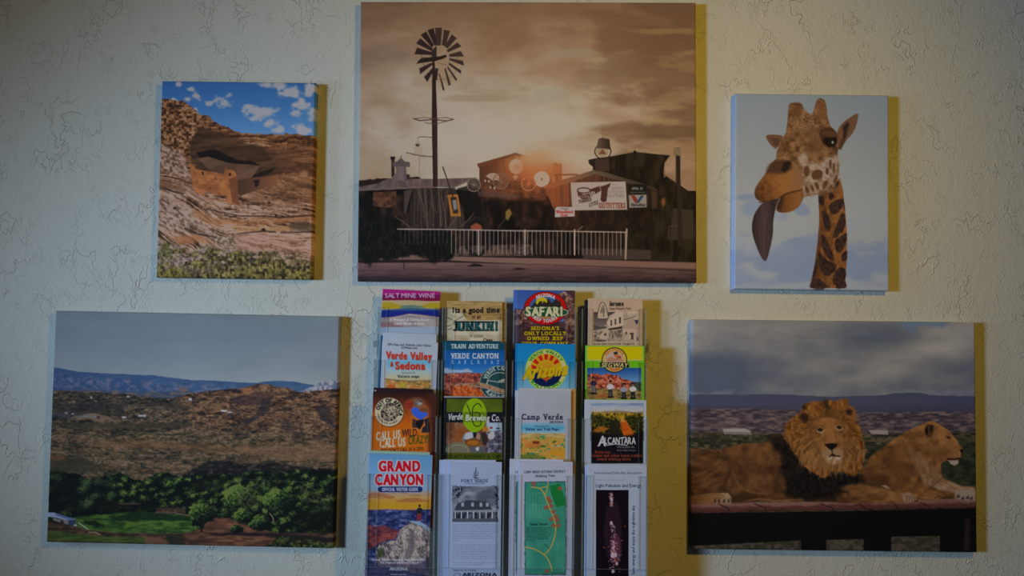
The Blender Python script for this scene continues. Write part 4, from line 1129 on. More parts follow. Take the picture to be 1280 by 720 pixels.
    def rim(an):
        ca, sa = math.cos(an), math.sin(an)
        return (52 if ca < 0 else 44) / math.sqrt(ca * ca + (sa * (1.32 if sa < 0 else 0.84)) ** 2 * ((52 if ca < 0 else 44) / 52.0) ** 2)
    for layer in range(7):
        f0 = 1.0 - layer * 0.075
        for k in range(64):
            an = (k + rng.random()) / 64 * 2 * math.pi
            ca, sa = math.cos(an), math.sin(an)
            R0 = rim(an) * f0 * rng.uniform(0.93, 1.03)
            fx, fy = ca, sa + (0.75 if sa > -0.35 else -0.05)
            nn = math.hypot(fx, fy)
            fx, fy = fx / nn, fy / nn
            ln = rng.uniform(9, 17) * (1.15 if sa > 0.3 else 0.85)
            x1, y1 = cx + ca * R0, cy + sa * R0 + 1
            x0, y0 = x1 - fx * ln * 0.7 - ca * ln * 0.3, y1 - fy * ln * 0.5 - sa * ln * 0.5
            bx = rng.uniform(-1.6, 1.6)
            t = rng.random() ** 1.2
            warm = (58 + 62 * t, 34 + 42 * t, 13 + 22 * t)
            pale = (70 + 66 * t, 46 + 54 * t, 22 + 38 * t)
            wgt = max(0.0, min(1.0, (sa - 0.1) * 1.2))
            c = tuple(u * (1 - wgt) + v * wgt for u, v in zip(warm, pale))
            p.line([(x0, y0), ((x0 + x1) / 2 + bx, (y0 + y1) / 2 + bx * 0.4), (x1, y1)], (2.2, 0.5), c, 0.9, 0.7, smooth=1)
    p.poly(q([(270, 60), (310, 52), (318, 100), (305, 150), (292, 110)]), (36, 24, 15), 4, (2, 4, 243), 0.8)
    # ears
    p.poly(q([(405, 110), (430, 92), (470, 95), (490, 125), (482, 165), (460, 180), (430, 165)]), (98, 60, 30), 2)
    p.poly(q([(420, 120), (445, 108), (468, 120), (462, 150), (435, 150)]), (34, 22, 15), 3)
    p.poly(q([(400, 60), (435, 45), (445, 90), (425, 110)]), (92, 54, 24), 3)
    p.poly(q([(118, 155), (150, 135), (185, 150), (180, 190), (155, 205)]), (34, 22, 14), 4)
    p.poly(q([(140, 95), (160, 80), (165, 110), (150, 120)]), (30, 20, 14), 3)
    p.poly(q([(185, 225), (212, 180), (270, 150), (335, 150), (400, 175), (455, 215), (470, 265), (445, 340), (425, 420), (395, 470), (340, 485), (290, 465), (260, 415), (235, 350), (195, 290)]), (62, 37, 18), 7, None, 0.55)
    # face
    p.poly(q([(190, 230), (215, 190), (270, 165), (330, 165), (390, 185), (440, 215), (455, 260), (430, 330), (400, 370), (410, 420), (385, 460), (340, 470), (300, 455), (275, 410), (255, 360), (210, 310), (190, 270)]),
           lambda x, y: ramp(0.5 + (fbm(x / 4, y / 5, 245, 4) - 0.5) * 0.8 - np.abs(x - cx) * 0.012, [(0, (74, 44, 22)), (0.4, (104, 66, 33)), (0.8, (124, 84, 46))]), 3)
    p.poly(q([(285, 180), (310, 170), (345, 180), (340, 250), (360, 320), (330, 335), (295, 330), (300, 250)]), (116, 76, 40), 4, None, 0.7)
    for sx in ((215, 320, 285, 380), (375, 300, 440, 370)):
        p.poly(q([(sx[0], sx[1]), (sx[2], sx[1] + 5), (sx[2], sx[3]), (sx[0] + 20, sx[3] - 10)]), (112, 74, 42), 6, None, 0.4)
    for ex, ey, w_ in ((258, 248, 24), (382, 233, 22)):
        p.poly(q([(ex - w_, ey - 2), (ex, ey), (ex + w_, ey), (ex + w_, ey + 9), (ex + 4, ey + 19), (ex - w_ + 6, ey + 11)]), (132, 112, 92), 1.2)
        p.poly(q([(ex - w_ + 4, ey - 4), (ex - 4, ey - 14), (ex + w_ - 4, ey - 6), (ex + w_ - 8, ey + 8), (ex - 4, ey + 11), (ex - w_ + 10, ey + 5)]), (15, 11, 9), 1)
        p.ell(975 + (ex + 2) / 5.142, 490 + (ey - 2) / 5.142, 1.3, 1.0, (64, 43, 20), soft=1)
        p.ell(975 + (ex + 1) / 5.142, 490 + (ey - 3) / 5.142, 0.7, 0.7, (10, 8, 8), soft=0.7)
        p.line(q([(ex - w_ - 6, ey - 20), (ex, ey - 34), (ex + w_, ey - 24)]), 1.5, (72, 44, 24), 2, 0.6)
    p.line(q([(285, 265), (292, 300), (288, 330)]), 1.6, (70, 43, 24), 3, 0.5)
    p.line(q([(358, 255), (362, 300), (372, 330)]), 1.6, (70, 43, 24), 3, 0.5)
    p.poly(q([(265, 380), (300, 362), (335, 375), (375, 362), (410, 380), (412, 425), (385, 462), (340, 472), (300, 458), (270, 420)]), (118, 90, 64), 4, None, 0.9)
    p.poly(q([(285, 425), (320, 420), (345, 425), (385, 420), (390, 450), (360, 468), (310, 462)]), (146, 126, 106), 3)
    p.poly(q([(285, 340), (330, 332), (372, 338), (362, 358), (340, 375), (333, 380), (315, 370)]), (15, 11, 11), 1.4)
    p.line(q([(335, 376), (337, 402), (315, 425)]), 1.3, (26, 16, 13), 1)
    p.line(q([(337, 402), (360, 416), (385, 418)]), 1.5, (22, 14, 12), 1)
    p.poly(q([(322, 412), (340, 404), (368, 416), (345, 422)]), (28, 17, 14), 1.5)
    for k in range(10):
        p.ell(975 + (275 + 9 * (k % 5)) / 5.142, 490 + (385 + 12 * (k // 5)) / 5.142, 0.4, 0.4, (60, 40, 26), alpha=0.6)
    # beard tufts over the dark chest
    for k in range(34):
        x0 = 120 + k * 12.5
        yb = 470 + 60 * math.sin((x0 - 120) / 420 * math.pi) + rng.uniform(-12, 26)
        t = rng.random()
        p.line(q([(x0 + 20, yb - 95), (x0 + 6, yb - 40), (x0 + rng.uniform(-14, 14), yb)]), (2.6, 0.4), (74 + 56 * t, 46 + 44 * t, 22 + 30 * t), 1.3, 0.7)

# ------------------------------------------------------------------ pictures: the brochure covers
class Loc:
    """paint in the units of an enlarged view: s units per picture unit, origin (ox, oy)"""

    def __init__(self, p, ox, oy, s):
        self.p, self.ox, self.oy, self.s = p, ox, oy, s
        self.X, self.Y = (p.X - ox) * s, (p.Y - oy) * s

    def x(self, v):
        return self.ox + v / self.s

    def y(self, v):
        return self.oy + v / self.s

    def pts(self, q):
        return [(self.x(a), self.y(b)) for a, b in q]

    def poly(self, q, col, soft=0.45, wob=None, alpha=1.0, smooth=0):
        self.p.poly(self.pts(q), col, soft, wob, alpha, smooth)

    def rect(self, x0, y0, x1, y1, col, soft=0.4, alpha=1.0):
        self.p.rect(self.x(x0), self.y(y0), self.x(x1), self.y(y1), col, soft, alpha)

    def line(self, q, wd, col, soft=0.5, alpha=1.0, smooth=0):
        wd = wd / self.s if np.isscalar(wd) else (wd[0] / self.s, wd[1] / self.s)
        self.p.line(self.pts(q), wd, col, soft, alpha, smooth)

    def ell(self, cx, cy, rx, ry, col, rot=0, soft=0.45, alpha=1.0, ring=None):
        self.p.ell(self.x(cx), self.y(cy), rx / self.s, ry / self.s, col, rot, soft, alpha, ring / self.s if ring else None)

    def text(self, t, x0, x1, yb, h, col, **k):
        if 'arc' in k:
            a = k['arc']
            k['arc'] = (self.x(a[0]), self.y(a[1]), a[2] / self.s, a[3], a[4])
        self.p.text(t, self.x(x0), self.x(x1) if not k.get('vert') else self.y(x1), self.y(yb), h / self.s, col, **k)


def nz(x, y, sx, sy, seed, o=4):
    return fbm(x / sx, y / sy, seed, o)


def art_winery(p):
    L = Loc(p, 470, 358, 9.733)
    p.c[...] = ramp(L.Y, [(0, (140, 24, 100)), (95, (134, 22, 96)), (110, (84, 18, 66)), (140, (96, 16, 56)), (170, (104, 14, 46))])
    L.poly([(40, 172), (400, 168), (640, 180), (820, 178), (820, 300), (40, 300)], (150, 132, 98))
    L.poly([(40, 200), (160, 188), (290, 225), (370, 245), (300, 270), (40, 275)], (142, 122, 28), 1.2)
    L.poly([(820, 200), (660, 200), (530, 240), (590, 258), (820, 278)], (142, 122, 28), 1.2)
    L.poly([(300, 235), (420, 225), (545, 238), (600, 262), (460, 270), (340, 268), (300, 276)], (78, 104, 86), 1.2)
    L.poly([(40, 288), (200, 280), (400, 266), (640, 274), (820, 280), (820, 380), (700, 362), (560, 345), (400, 330), (300, 352), (180, 372), (40, 380)], (20, 32, 104), 0.8)
    L.poly([(40, 288), (200, 278), (400, 268), (600, 270), (820, 284), (820, 292), (40, 296)], (44, 72, 106), 1)
    L.poly([(40, 382), (180, 374), (300, 354), (400, 332), (560, 347), (700, 364), (820, 382), (820, 500), (40, 500)], lambda x, y: ramp(nz(x, y, 12, 3, 301), [(0.3, (116, 106, 108)), (0.7, (138, 126, 124))]), 0.6)
    L.poly([(40, 435), (220, 440), (330, 470), (300, 500), (40, 500)], (112, 76, 80), 1.5, None, 0.7)
    L.poly([(40, 496), (820, 492), (820, 760), (40, 760)], (124, 136, 152), 0.6)
    L.text('SALT MINE WINE', 110, 724, 138, 54, (186, 172, 186))
    L.text('A Vineyard & Tasting Room', 165, 652, 418, 30, (186, 178, 178), shear=0.25, bold=5)
    L.text('Camp Verde, Arizona', 218, 592, 466, 30, (186, 178, 178), shear=0.25, bold=5)


def wood(p, L, seed):
    k = 0.5 * nz(L.X, L.Y, 260, 14, seed) + 0.5 * nz(L.X, L.Y, 60, 5, seed + 1)
    p.c[...] = ramp(k, [(0.25, (104, 80, 42)), (0.5, (138, 112, 68)), (0.75, (156, 132, 90))])


def art_vintage(p):
    L = Loc(p, 552, 370, 11.6)
    wood(p, L, 311)
    for y_ in (172, 268, 350):
        L.line([(60, y_), (960, y_ + 4)], 4, (94, 70, 36), alpha=0.8)
    L.poly([(70, 180), (250, 190), (360, 330), (380, 352), (960, 352), (960, 680), (60, 680)], lambda x, y: ramp(nz(x, y, 10, 4, 313), [(0.3, (146, 136, 112)), (0.7, (168, 160, 140))]), 0.8)
    L.poly([(890, 60), (960, 60), (960, 680), (900, 680)], (122, 98, 56), 1.5, None, 0.8)
    L.rect(885, 60, 960, 160, (112, 70, 18), 1.5)
    for q in (((80, 305), (150, 345)), ((220, 345), (310, 295)), ((80, 440), (140, 420)), ((90, 490), (150, 470)), ((320, 250), (350, 300))):
        L.line(q, 12, (62, 54, 42), alpha=0.8)
    dk = (38, 28, 26)
    L.text("Its a good time", 165, 852, 242, 78, dk, bold=10)
    L.text('to go', 440, 575, 322, 42, (64, 34, 26), bold=8)
    L.ell(195, 385, 24, 30, (70, 54, 44), ring=10)
    L.text('JUNKIN!', 192, 852, 500, 126, (12, 22, 24), bold=13, serif=14)
    L.text('JUNKIN!', 212, 838, 492, 108, (28, 78, 82), bold=3, serif=8)
    L.text('IN SCENIC', 408, 618, 602, 40, (96, 84, 66), bold=4)
    L.rect(195, 568, 395, 640, (120, 102, 76), alpha=0.35)
    L.text('Camp', 600, 740, 664, 50, (40, 32, 30), bold=8, shear=0.2)


def art_safari(p):
    L = Loc(p, 638, 358, 9.477)
    p.c[...] = ramp(L.Y / 400, [(0, (38, 66, 128)), (1, (64, 92, 150))])
    rk = lambda x, y: ramp(0.5 * nz(x, y, 8, 6, 321) + 0.5 * nz(x, y, 2.2, 2, 322), [(0.3, (44, 28, 34)), (0.5, (88, 58, 54)), (0.68, (140, 108, 96)), (0.85, (166, 140, 124))])
    L.poly([(30, 285), (130, 265), (220, 300), (320, 400), (320, 480), (30, 480)], rk, 1, (1, 4, 323))
    L.poly([(560, 90), (640, 60), (720, 110), (760, 170), (800, 420), (800, 720), (640, 720), (640, 420), (580, 220)], rk, 1, (1, 4, 324))
    L.poly([(640, 40), (800, 40), (800, 300), (750, 160), (700, 100)], (58, 34, 44), 1.5, (1, 4, 325))
    L.poly([(30, 470), (200, 450), (400, 420), (640, 420), (660, 720), (30, 720)], lambda x, y: ramp(nz(x, y, 7, 7, 326), [(0.3, (38, 25, 32)), (0.7, (66, 44, 50))]), 2, (1.5, 5, 327))
    L.poly([(40, 40), (85, 40), (85, 720), (40, 720)], (70, 104, 168), 0.6, None, 0.35)
    L.ell(415, 260, 257, 200, (20, 16, 18))
    L.ell(415, 260, 250, 194, (150, 12, 16))
    L.ell(415, 250, 190, 140, (42, 74, 124))
    L.poly([(235, 250), (300, 180), (350, 150), (400, 170), (450, 150), (490, 200), (540, 150), (600, 190), (600, 330), (240, 330)], (32, 30, 30), 0.6, (0.5, 3, 328))
    L.poly([(300, 200), (310, 160), (340, 135), (390, 128), (425, 145), (437, 175), (425, 200), (405, 170), (395, 190), (388, 165), (380, 205), (370, 170), (340, 180), (320, 215)], (170, 152, 22))
    L.ell(418, 308, 268, 64, (150, 156, 130))
    L.ell(418, 308, 258, 56, (14, 62, 44))
    L.text('SAFARI', 186, 646, 352, 108, (16, 40, 32), bold=16)
    L.text('SAFARI', 188, 640, 350, 104, (176, 172, 138), bold=8)
    L.poly([(330, 358), (500, 358), (450, 382), (380, 382)], (150, 104, 50))
    L.text('ARIZONA', 0, 0, 0, 36, (190, 180, 180), bold=10, arc=(415, 330, 208, -30, 31))
    L.text('JEEP TOURS', 0, 0, 0, 36, (190, 180, 180), bold=10, arc=(415, 205, 222, 222, 138))
    yl = (168, 148, 12)
    for t, a, b, y_ in (("SEDONA'S", 246, 586, 518), ('ONLY LOCALLY', 166, 664, 578), ('OWNED JEEP', 200, 634, 638), ('TOUR COMPANY', 140, 690, 700)):
        L.text(t, a, b, y_, 42, (40, 26, 10), bold=14, serif=14)
        L.text(t, a, b, y_ - 2, 40, yl, bold=6, serif=12)


def art_mission(p):
    L = Loc(p, 725, 366, 10.29)
    p.c[...] = np.array((152, 132, 114)) + (nz(L.X, L.Y, 60, 60, 331)[..., None] - 0.5) * 12
    L.rect(160, 60, 166, 720, (128, 110, 96), alpha=0.6)
    L.rect(800, 60, 806, 720, (122, 104, 88), alpha=0.6)
    dk = (44, 38, 38)
    L.rect(174, 240, 750, 630, lambda x, y: ramp(nz(x, y, 10, 6, 332), [(0.3, (140, 122, 108)), (0.7, (162, 144, 128))]))
    L.poly([(174, 248), (460, 248), (370, 300), (340, 400), (280, 455), (174, 480)], lambda x, y: ramp((y - 390) / 22, [(0, (58, 50, 50)), (1, (108, 96, 90))]), 0.6)
    L.poly([(174, 405), (260, 440), (340, 430), (340, 455), (174, 484)], (70, 60, 58), 0.8)
    L.poly([(340, 380), (420, 300), (480, 255), (550, 240), (560, 420), (380, 450)], (166, 148, 132), 0.5)
    for x0, y0, x1, y1 in ((393, 350, 412, 425), (445, 335, 466, 410), (500, 312, 526, 395), (392, 490, 412, 520), (438, 488, 462, 510), (495, 484, 525, 510), (583, 500, 605, 535), (640, 512, 690, 540), (656, 540, 688, 600)):
        L.rect(x0, y0, x1, y1, (60, 52, 54))
    L.poly([(365, 460), (540, 430), (545, 460), (370, 485)], (48, 40, 40))
    L.poly([(372, 490), (545, 465), (545, 620), (372, 620)], lambda x, y: ramp(nz(x, y, 2.2, 3.5, 333), [(0.35, (56, 48, 46)), (0.6, (128, 112, 100))]), 0.6, None, 0.65)
    L.poly([(174, 505), (260, 480), (300, 520), (370, 560), (380, 625), (174, 630)], lambda x, y: ramp(nz(x, y, 3, 3, 334), [(0.35, (48, 42, 40)), (0.6, (138, 122, 108))]), 0.8, None, 0.8)
    L.ell(310, 560, 60, 45, (154, 136, 120), soft=1)
    L.rect(310, 522, 340, 552, (60, 50, 50))
    L.line([(565, 348), (720, 300)], 8, (66, 56, 56))
    L.line([(590, 245), (600, 320)], 5, (104, 92, 86), alpha=0.7)
    L.poly([(700, 350), (750, 345), (750, 390), (720, 410)], (52, 44, 66))
    L.rect(725, 570, 750, 620, (72, 62, 70))
    L.poly([(288, 112), (318, 135), (345, 190), (365, 290), (368, 320), (352, 342), (228, 342), (213, 320), (222, 260), (240, 180), (262, 130)], (58, 50, 46), smooth=1)
    L.poly([(288, 122), (312, 142), (337, 195), (356, 290), (358, 318), (346, 332), (234, 332), (222, 316), (232, 260), (248, 184), (268, 138)], (156, 138, 120), smooth=1)
    L.line([(302, 165), (302, 305)], 10, (52, 44, 42))
    L.line([(288, 200), (288, 250), (302, 258)], 7, (70, 60, 56))
    L.line([(318, 205), (318, 245), (302, 252)], 6, (70, 60, 56))
    L.poly([(255, 240), (285, 150), (290, 260), (260, 262)], (112, 98, 88), 0.8)
    L.text('Jerome', 380, 568, 168, 58, dk, bold=12)
    L.text('State Historic Park', 380, 658, 218, 32, (62, 52, 50), bold=4)
    L.text('Jerome State Historic Park  Douglas Rd.', 175, 710, 668, 26, (64, 56, 52), bold=4)


def art_maps(p):
    L = Loc(p, 460, 410, 8.78)
    p.c[...] = (140, 146, 158)
    L.poly([(210, 290), (700, 300), (690, 660), (190, 660)], lambda x, y: ramp((y - 445) / 34, [(0, (122, 150, 168)), (0.25, (84, 142, 164)), (0.5, (128, 150, 160)), (0.8, (156, 150, 120)), (1, (150, 130, 80))]), 2.2)
    L.poly([(190, 555), (430, 580), (690, 575), (690, 690), (190, 690)], lambda x, y: ramp(nz(x, y, 7, 3, 341), [(0.3, (92, 80, 44)), (0.45, (150, 120, 56)), (0.6, (150, 84, 40)), (0.75, (166, 140, 96))]), 0.8)
    L.line([(190, 560), (450, 582), (690, 578)], 12, (104, 88, 66), alpha=0.8)
    L.poly([(220, 625), (300, 625), (300, 665), (215, 665)], (158, 72, 30), 1)
    L.poly([(320, 640), (380, 590), (420, 640), (400, 660)], (146, 130, 40), 1)
    L.text('GPS Maps and Website Links Online', 218, 694, 190, 22, (54, 58, 76), bold=6, slope=-0.03)
    L.text('SVVMaps.com', 368, 545, 226, 22, (54, 58, 76), bold=6, slope=-0.02)
    for dx, c, b in ((5, (96, 70, 66), 8), (0, (172, 44, 24), 6)):
        L.text('Verde Valley', 200 + dx, 702 + dx, 335 + dx, 78, c, bold=b, slope=-0.03)
        L.text('&', 246 + dx, 280 + dx, 420 + dx, 52, c, bold=b)
        L.text('Sedona', 302 + dx, 634 + dx, 450 + dx, 80, c, bold=b, slope=-0.01)
    L.text('Illustrated 3D', 372, 520, 500, 18, (76, 80, 84), bold=3)
    L.text('Visitors maps', 324, 568, 546, 30, (40, 44, 46), bold=6)


def art_maps_blank(p):
    p.c[...] = np.array((136, 144, 158))


def art_teal(p):
    p.c[...] = np.array((26, 66, 84)) + (nz(p.X, p.Y, 4, 14, 345)[..., None] - 0.5) * 30


def art_train(p):
    L = Loc(p, 548, 420, 9.0)
    p.c[...] = (14, 58, 76)
    L.rect(85, 160, 760, 700, lambda x, y: ramp((y - 438) / 28, [(0, (14, 66, 122)), (0.6, (22, 80, 142)), (1, (46, 104, 160))]))
    L.rect(60, 160, 90, 700, (20, 66, 120), 1)
    L.line([(80, 60), (80, 700)], 8, (60, 106, 150), alpha=0.6)
    L.poly([(60, 350), (110, 362), (150, 380), (230, 385), (330, 372), (385, 395), (380, 412), (60, 420)], (140, 150, 166), 2, (1.2, 4, 351), 0.9)
    L.poly([(60, 425), (200, 418), (400, 412), (520, 420), (760, 400), (760, 700), (60, 700)], lambda x, y: ramp(0.5 * nz(x, y, 5, 3, 352) + 0.5 * nz(x, y, 1.6, 1.6, 353), [(0.3, (64, 30, 32)), (0.5, (122, 56, 46)), (0.7, (160, 96, 72)), (0.85, (176, 136, 110))]), 1, (1, 4, 354))
    L.poly([(160, 530), (470, 530), (420, 580), (160, 570)], lambda x, y: ramp(nz(x, y, 2, 2, 355), [(0.35, (70, 64, 48)), (0.65, (164, 130, 104))]), 1.2, None, 0.8)
    L.poly([(160, 560), (370, 555), (390, 600), (500, 590), (500, 700), (160, 700)], lambda x, y: ramp(nz(x, y, 2.2, 2.2, 356), [(0.3, (122, 46, 20)), (0.5, (168, 76, 30)), (0.75, (184, 112, 66))]), 1)
    L.ell(690, 530, 222, 192, (22, 50, 56), alpha=0.95)
    L.ell(690, 530, 222, 192, (92, 116, 118), ring=8)
    L.ell(690, 530, 140, 118, (132, 138, 132), ring=10)
    L.ell(690, 530, 134, 112, (28, 58, 62))
    L.line([(540, 540), (560, 500), (690, 522), (760, 515)], 12, (136, 140, 132), alpha=0.8)
    L.line([(690, 510), (760, 488)], 26, (170, 160, 148), alpha=0.8)
    L.line([(440, 545), (560, 572), (760, 640)], 48, (96, 76, 60))
    L.line([(440, 522), (560, 548), (760, 614)], 5, (160, 140, 120))
    L.line([(440, 568), (560, 596), (760, 664)], 5, (160, 140, 120))
    L.text('SCENIC WILDERNESS', 470, 770, 560, 26, (178, 132, 100), bold=8, slope=-0.30)
    L.text('VERDE CANYON', 0, 0, 0, 42, (136, 148, 146), bold=8, serif=12, arc=(690, 530, 150, -72, 72))
    L.text('RAILROAD', 0, 0, 0, 42, (136, 148, 146), bold=8, serif=12, arc=(690, 530, 182, 238, 122))
    L.text('TRAIN ADVENTURE', 145, 682, 138, 46, (168, 178, 178), bold=5, serif=14)
    L.text('VERDE CANYON', 145, 688, 252, 56, (188, 190, 192), bold=5, serif=14)
    for k, ch in enumerate('RAILROAD'):
        x_ = 150 + k * 73
        L.text(ch, x_, x_ + 30, 313, 40, (172, 184, 194), serif=12)


def art_teal_dark(p):
    p.c[...] = np.array((14, 50, 68))


def art_balloons(p):
    L = Loc(p, 638, 425, 11.08)
    p.c[...] = ramp(L.Y / 700, [(0, (10, 100, 158)), (0.45, (22, 108, 158)), (0.65, (66, 122, 156)), (1, (96, 140, 164))])
    L.rect(60, 40, 90, 720, (10, 84, 138), 1.2)
    cx, cy = 495, 412
    L.ell(cx, cy, 290, 290, (112, 150, 40))
    L.ell(cx, cy, 276, 276, (172, 166, 106))
    L.ell(cx, cy, 222, 222, (184, 146, 24))
    L.poly([(cx - 222, 430), (cx + 222, 430), (cx + 215, 500), (cx + 160, 590), (cx + 80, 636), (cx, 650), (cx - 80, 636), (cx - 160, 590), (cx - 215, 500)], (10, 22, 60))
    for a in (-78, -52, -25, 0, 25, 52):
        s, c = math.sin(math.radians(a)), math.cos(math.radians(a))
        q = []
        for r_, w_ in ((138, 20), (214, 28)):
            q.append([(cx + s * r_ - c * w_, cy - c * r_ - s * w_), (cx + s * r_ + c * w_, cy - c * r_ + s * w_)])
        L.poly([q[0][0], q[0][1], q[1][1], q[1][0]], (158, 22, 16))
    L.ell(cx, 420, 110, 132, lambda x, y: ramp((y - 451) / 14, [(0, (188, 150, 30)), (1, (192, 120, 26))]))
    L.poly([(455, 440), (535, 430), (530, 520), (497, 582), (462, 530)], (182, 62, 26))
    L.text('VERDE VALLEY', 0, 0, 0, 38, (18, 108, 20), bold=8, arc=(cx, cy, 232, -62, 62))
    L.text('BALLOONS', 0, 0, 0, 38, (18, 108, 20), bold=8, arc=(cx, cy, 270, 232, 128))
    for dx, c, b in ((-8, (58, 52, 10), 9), (0, (184, 158, 16), 9)):
        L.text('Arizona', 178 + dx, 800 + dx, 545 - dx, 172, c, bold=b, slope=0.115, shear=0.26)


def art_tours(p):
    L = Loc(p, 725, 428, 9.478)
    p.c[...] = (92, 150, 40)
    L.rect(88, 50, 742, 215, (160, 152, 118))
    L.rect(92, 50, 738, 205, (178, 168, 8))
    L.poly([(60, 215), (170, 215), (250, 250), (250, 300), (60, 300)], (84, 148, 22), 0.8)
    L.poly([(770, 215), (650, 215), (570, 250), (570, 300), (770, 300)], (84, 148, 22), 0.8)
    L.rect(86, 302, 726, 670, lambda x, y: ramp((y - 460) / 16, [(0, (22, 64, 128)), (1, (78, 116, 160))]))
    L.poly([(86, 380), (160, 372), (240, 385), (330, 370), (420, 388), (520, 430), (610, 462), (640, 470), (640, 580), (86, 580)], lambda x, y: ramp(nz(x, y, 2.4, 2.4, 361), [(0.3, (84, 34, 34)), (0.5, (140, 62, 46)), (0.7, (170, 104, 78)), (0.85, (160, 120, 110))]), 1, (1.4, 4, 362))
    L.poly([(600, 480), (670, 465), (726, 475), (726, 580), (600, 580)], (48, 56, 48), 1.2, (1, 4, 363))
    L.poly([(86, 530), (240, 545), (380, 550), (560, 560), (726, 560), (726, 672), (86, 672)], lambda x, y: ramp(nz(x, y, 6, 2.2, 364), [(0.3, (70, 66, 36)), (0.5, (112, 92, 54)), (0.75, (140, 108, 66))]), 1.2)
    L.poly([(200, 600), (380, 610), (340, 660), (200, 660)], (140, 76, 38), 2, None, 0.6)
    for cx, top, sh, tr in ((160, 405, (34, 36, 52), (84, 88, 100)), (360, 447, (186, 184, 188), (36, 42, 54)), (520, 480, (118, 122, 138), (28, 32, 44)), (628, 475, (176, 176, 180), (24, 26, 36))):
        L.ell(cx, top + 20, 18, 22, (26, 24, 30))
        L.ell(cx, top + 34, 13, 14, (120, 84, 68))
        L.poly([(cx - 40, top + 62), (cx - 16, top + 48), (cx + 18, top + 48), (cx + 38, top + 66), (cx + 44, top + 98), (cx + 26, top + 96), (cx + 22, top + 112), (cx - 24, top + 112), (cx - 28, top + 94), (cx - 44, top + 96)], sh, smooth=1)
        L.poly([(cx - 26, top + 108), (cx + 24, top + 108), (cx + 22, top + 190), (cx + 6, top + 190), (cx, top + 130), (cx - 8, top + 192), (cx - 24, top + 190)], tr)
        L.ell(cx, min(top + 200, 662), 44, 12, (20, 20, 22))
        L.line([(cx + 18, top + 98), (cx + 26, top + 196)], 5, (30, 30, 36))
    cx, cy = 408, 208
    L.ell(cx, cy, 152, 152, (24, 22, 22))
    L.ell(cx, cy, 140, 140, (176, 152, 84))
    L.ell(cx, cy - 6, 104, 90, (150, 136, 132))
    L.poly([(310, 200), (360, 170), (420, 190), (500, 195), (520, 225), (330, 230)], (150, 104, 84), 0.6)
    L.poly([(395, 150), (430, 130), (470, 150), (500, 180), (470, 195), (420, 180)], (160, 92, 48), 0.6)
    L.poly([(390, 122), (440, 105), (450, 130), (415, 148)], (24, 28, 40), 0.6)
    L.line([(440, 195), (470, 165), (480, 190)], 7, (30, 28, 34))
    L.text('ARIZONA', 0, 0, 0, 30, (152, 94, 50), bold=10, arc=(cx, cy, 105, -62, 62))
    L.rect(236, 236, 580, 298, (16, 16, 16))
    L.text('SEGWAY', 252, 566, 292, 48, (186, 176, 120), bold=4, shear=0.25)
    L.text('TOURS', 0, 0, 0, 28, (140, 52, 26), bold=8, arc=(cx, cy, 130, 214, 146))


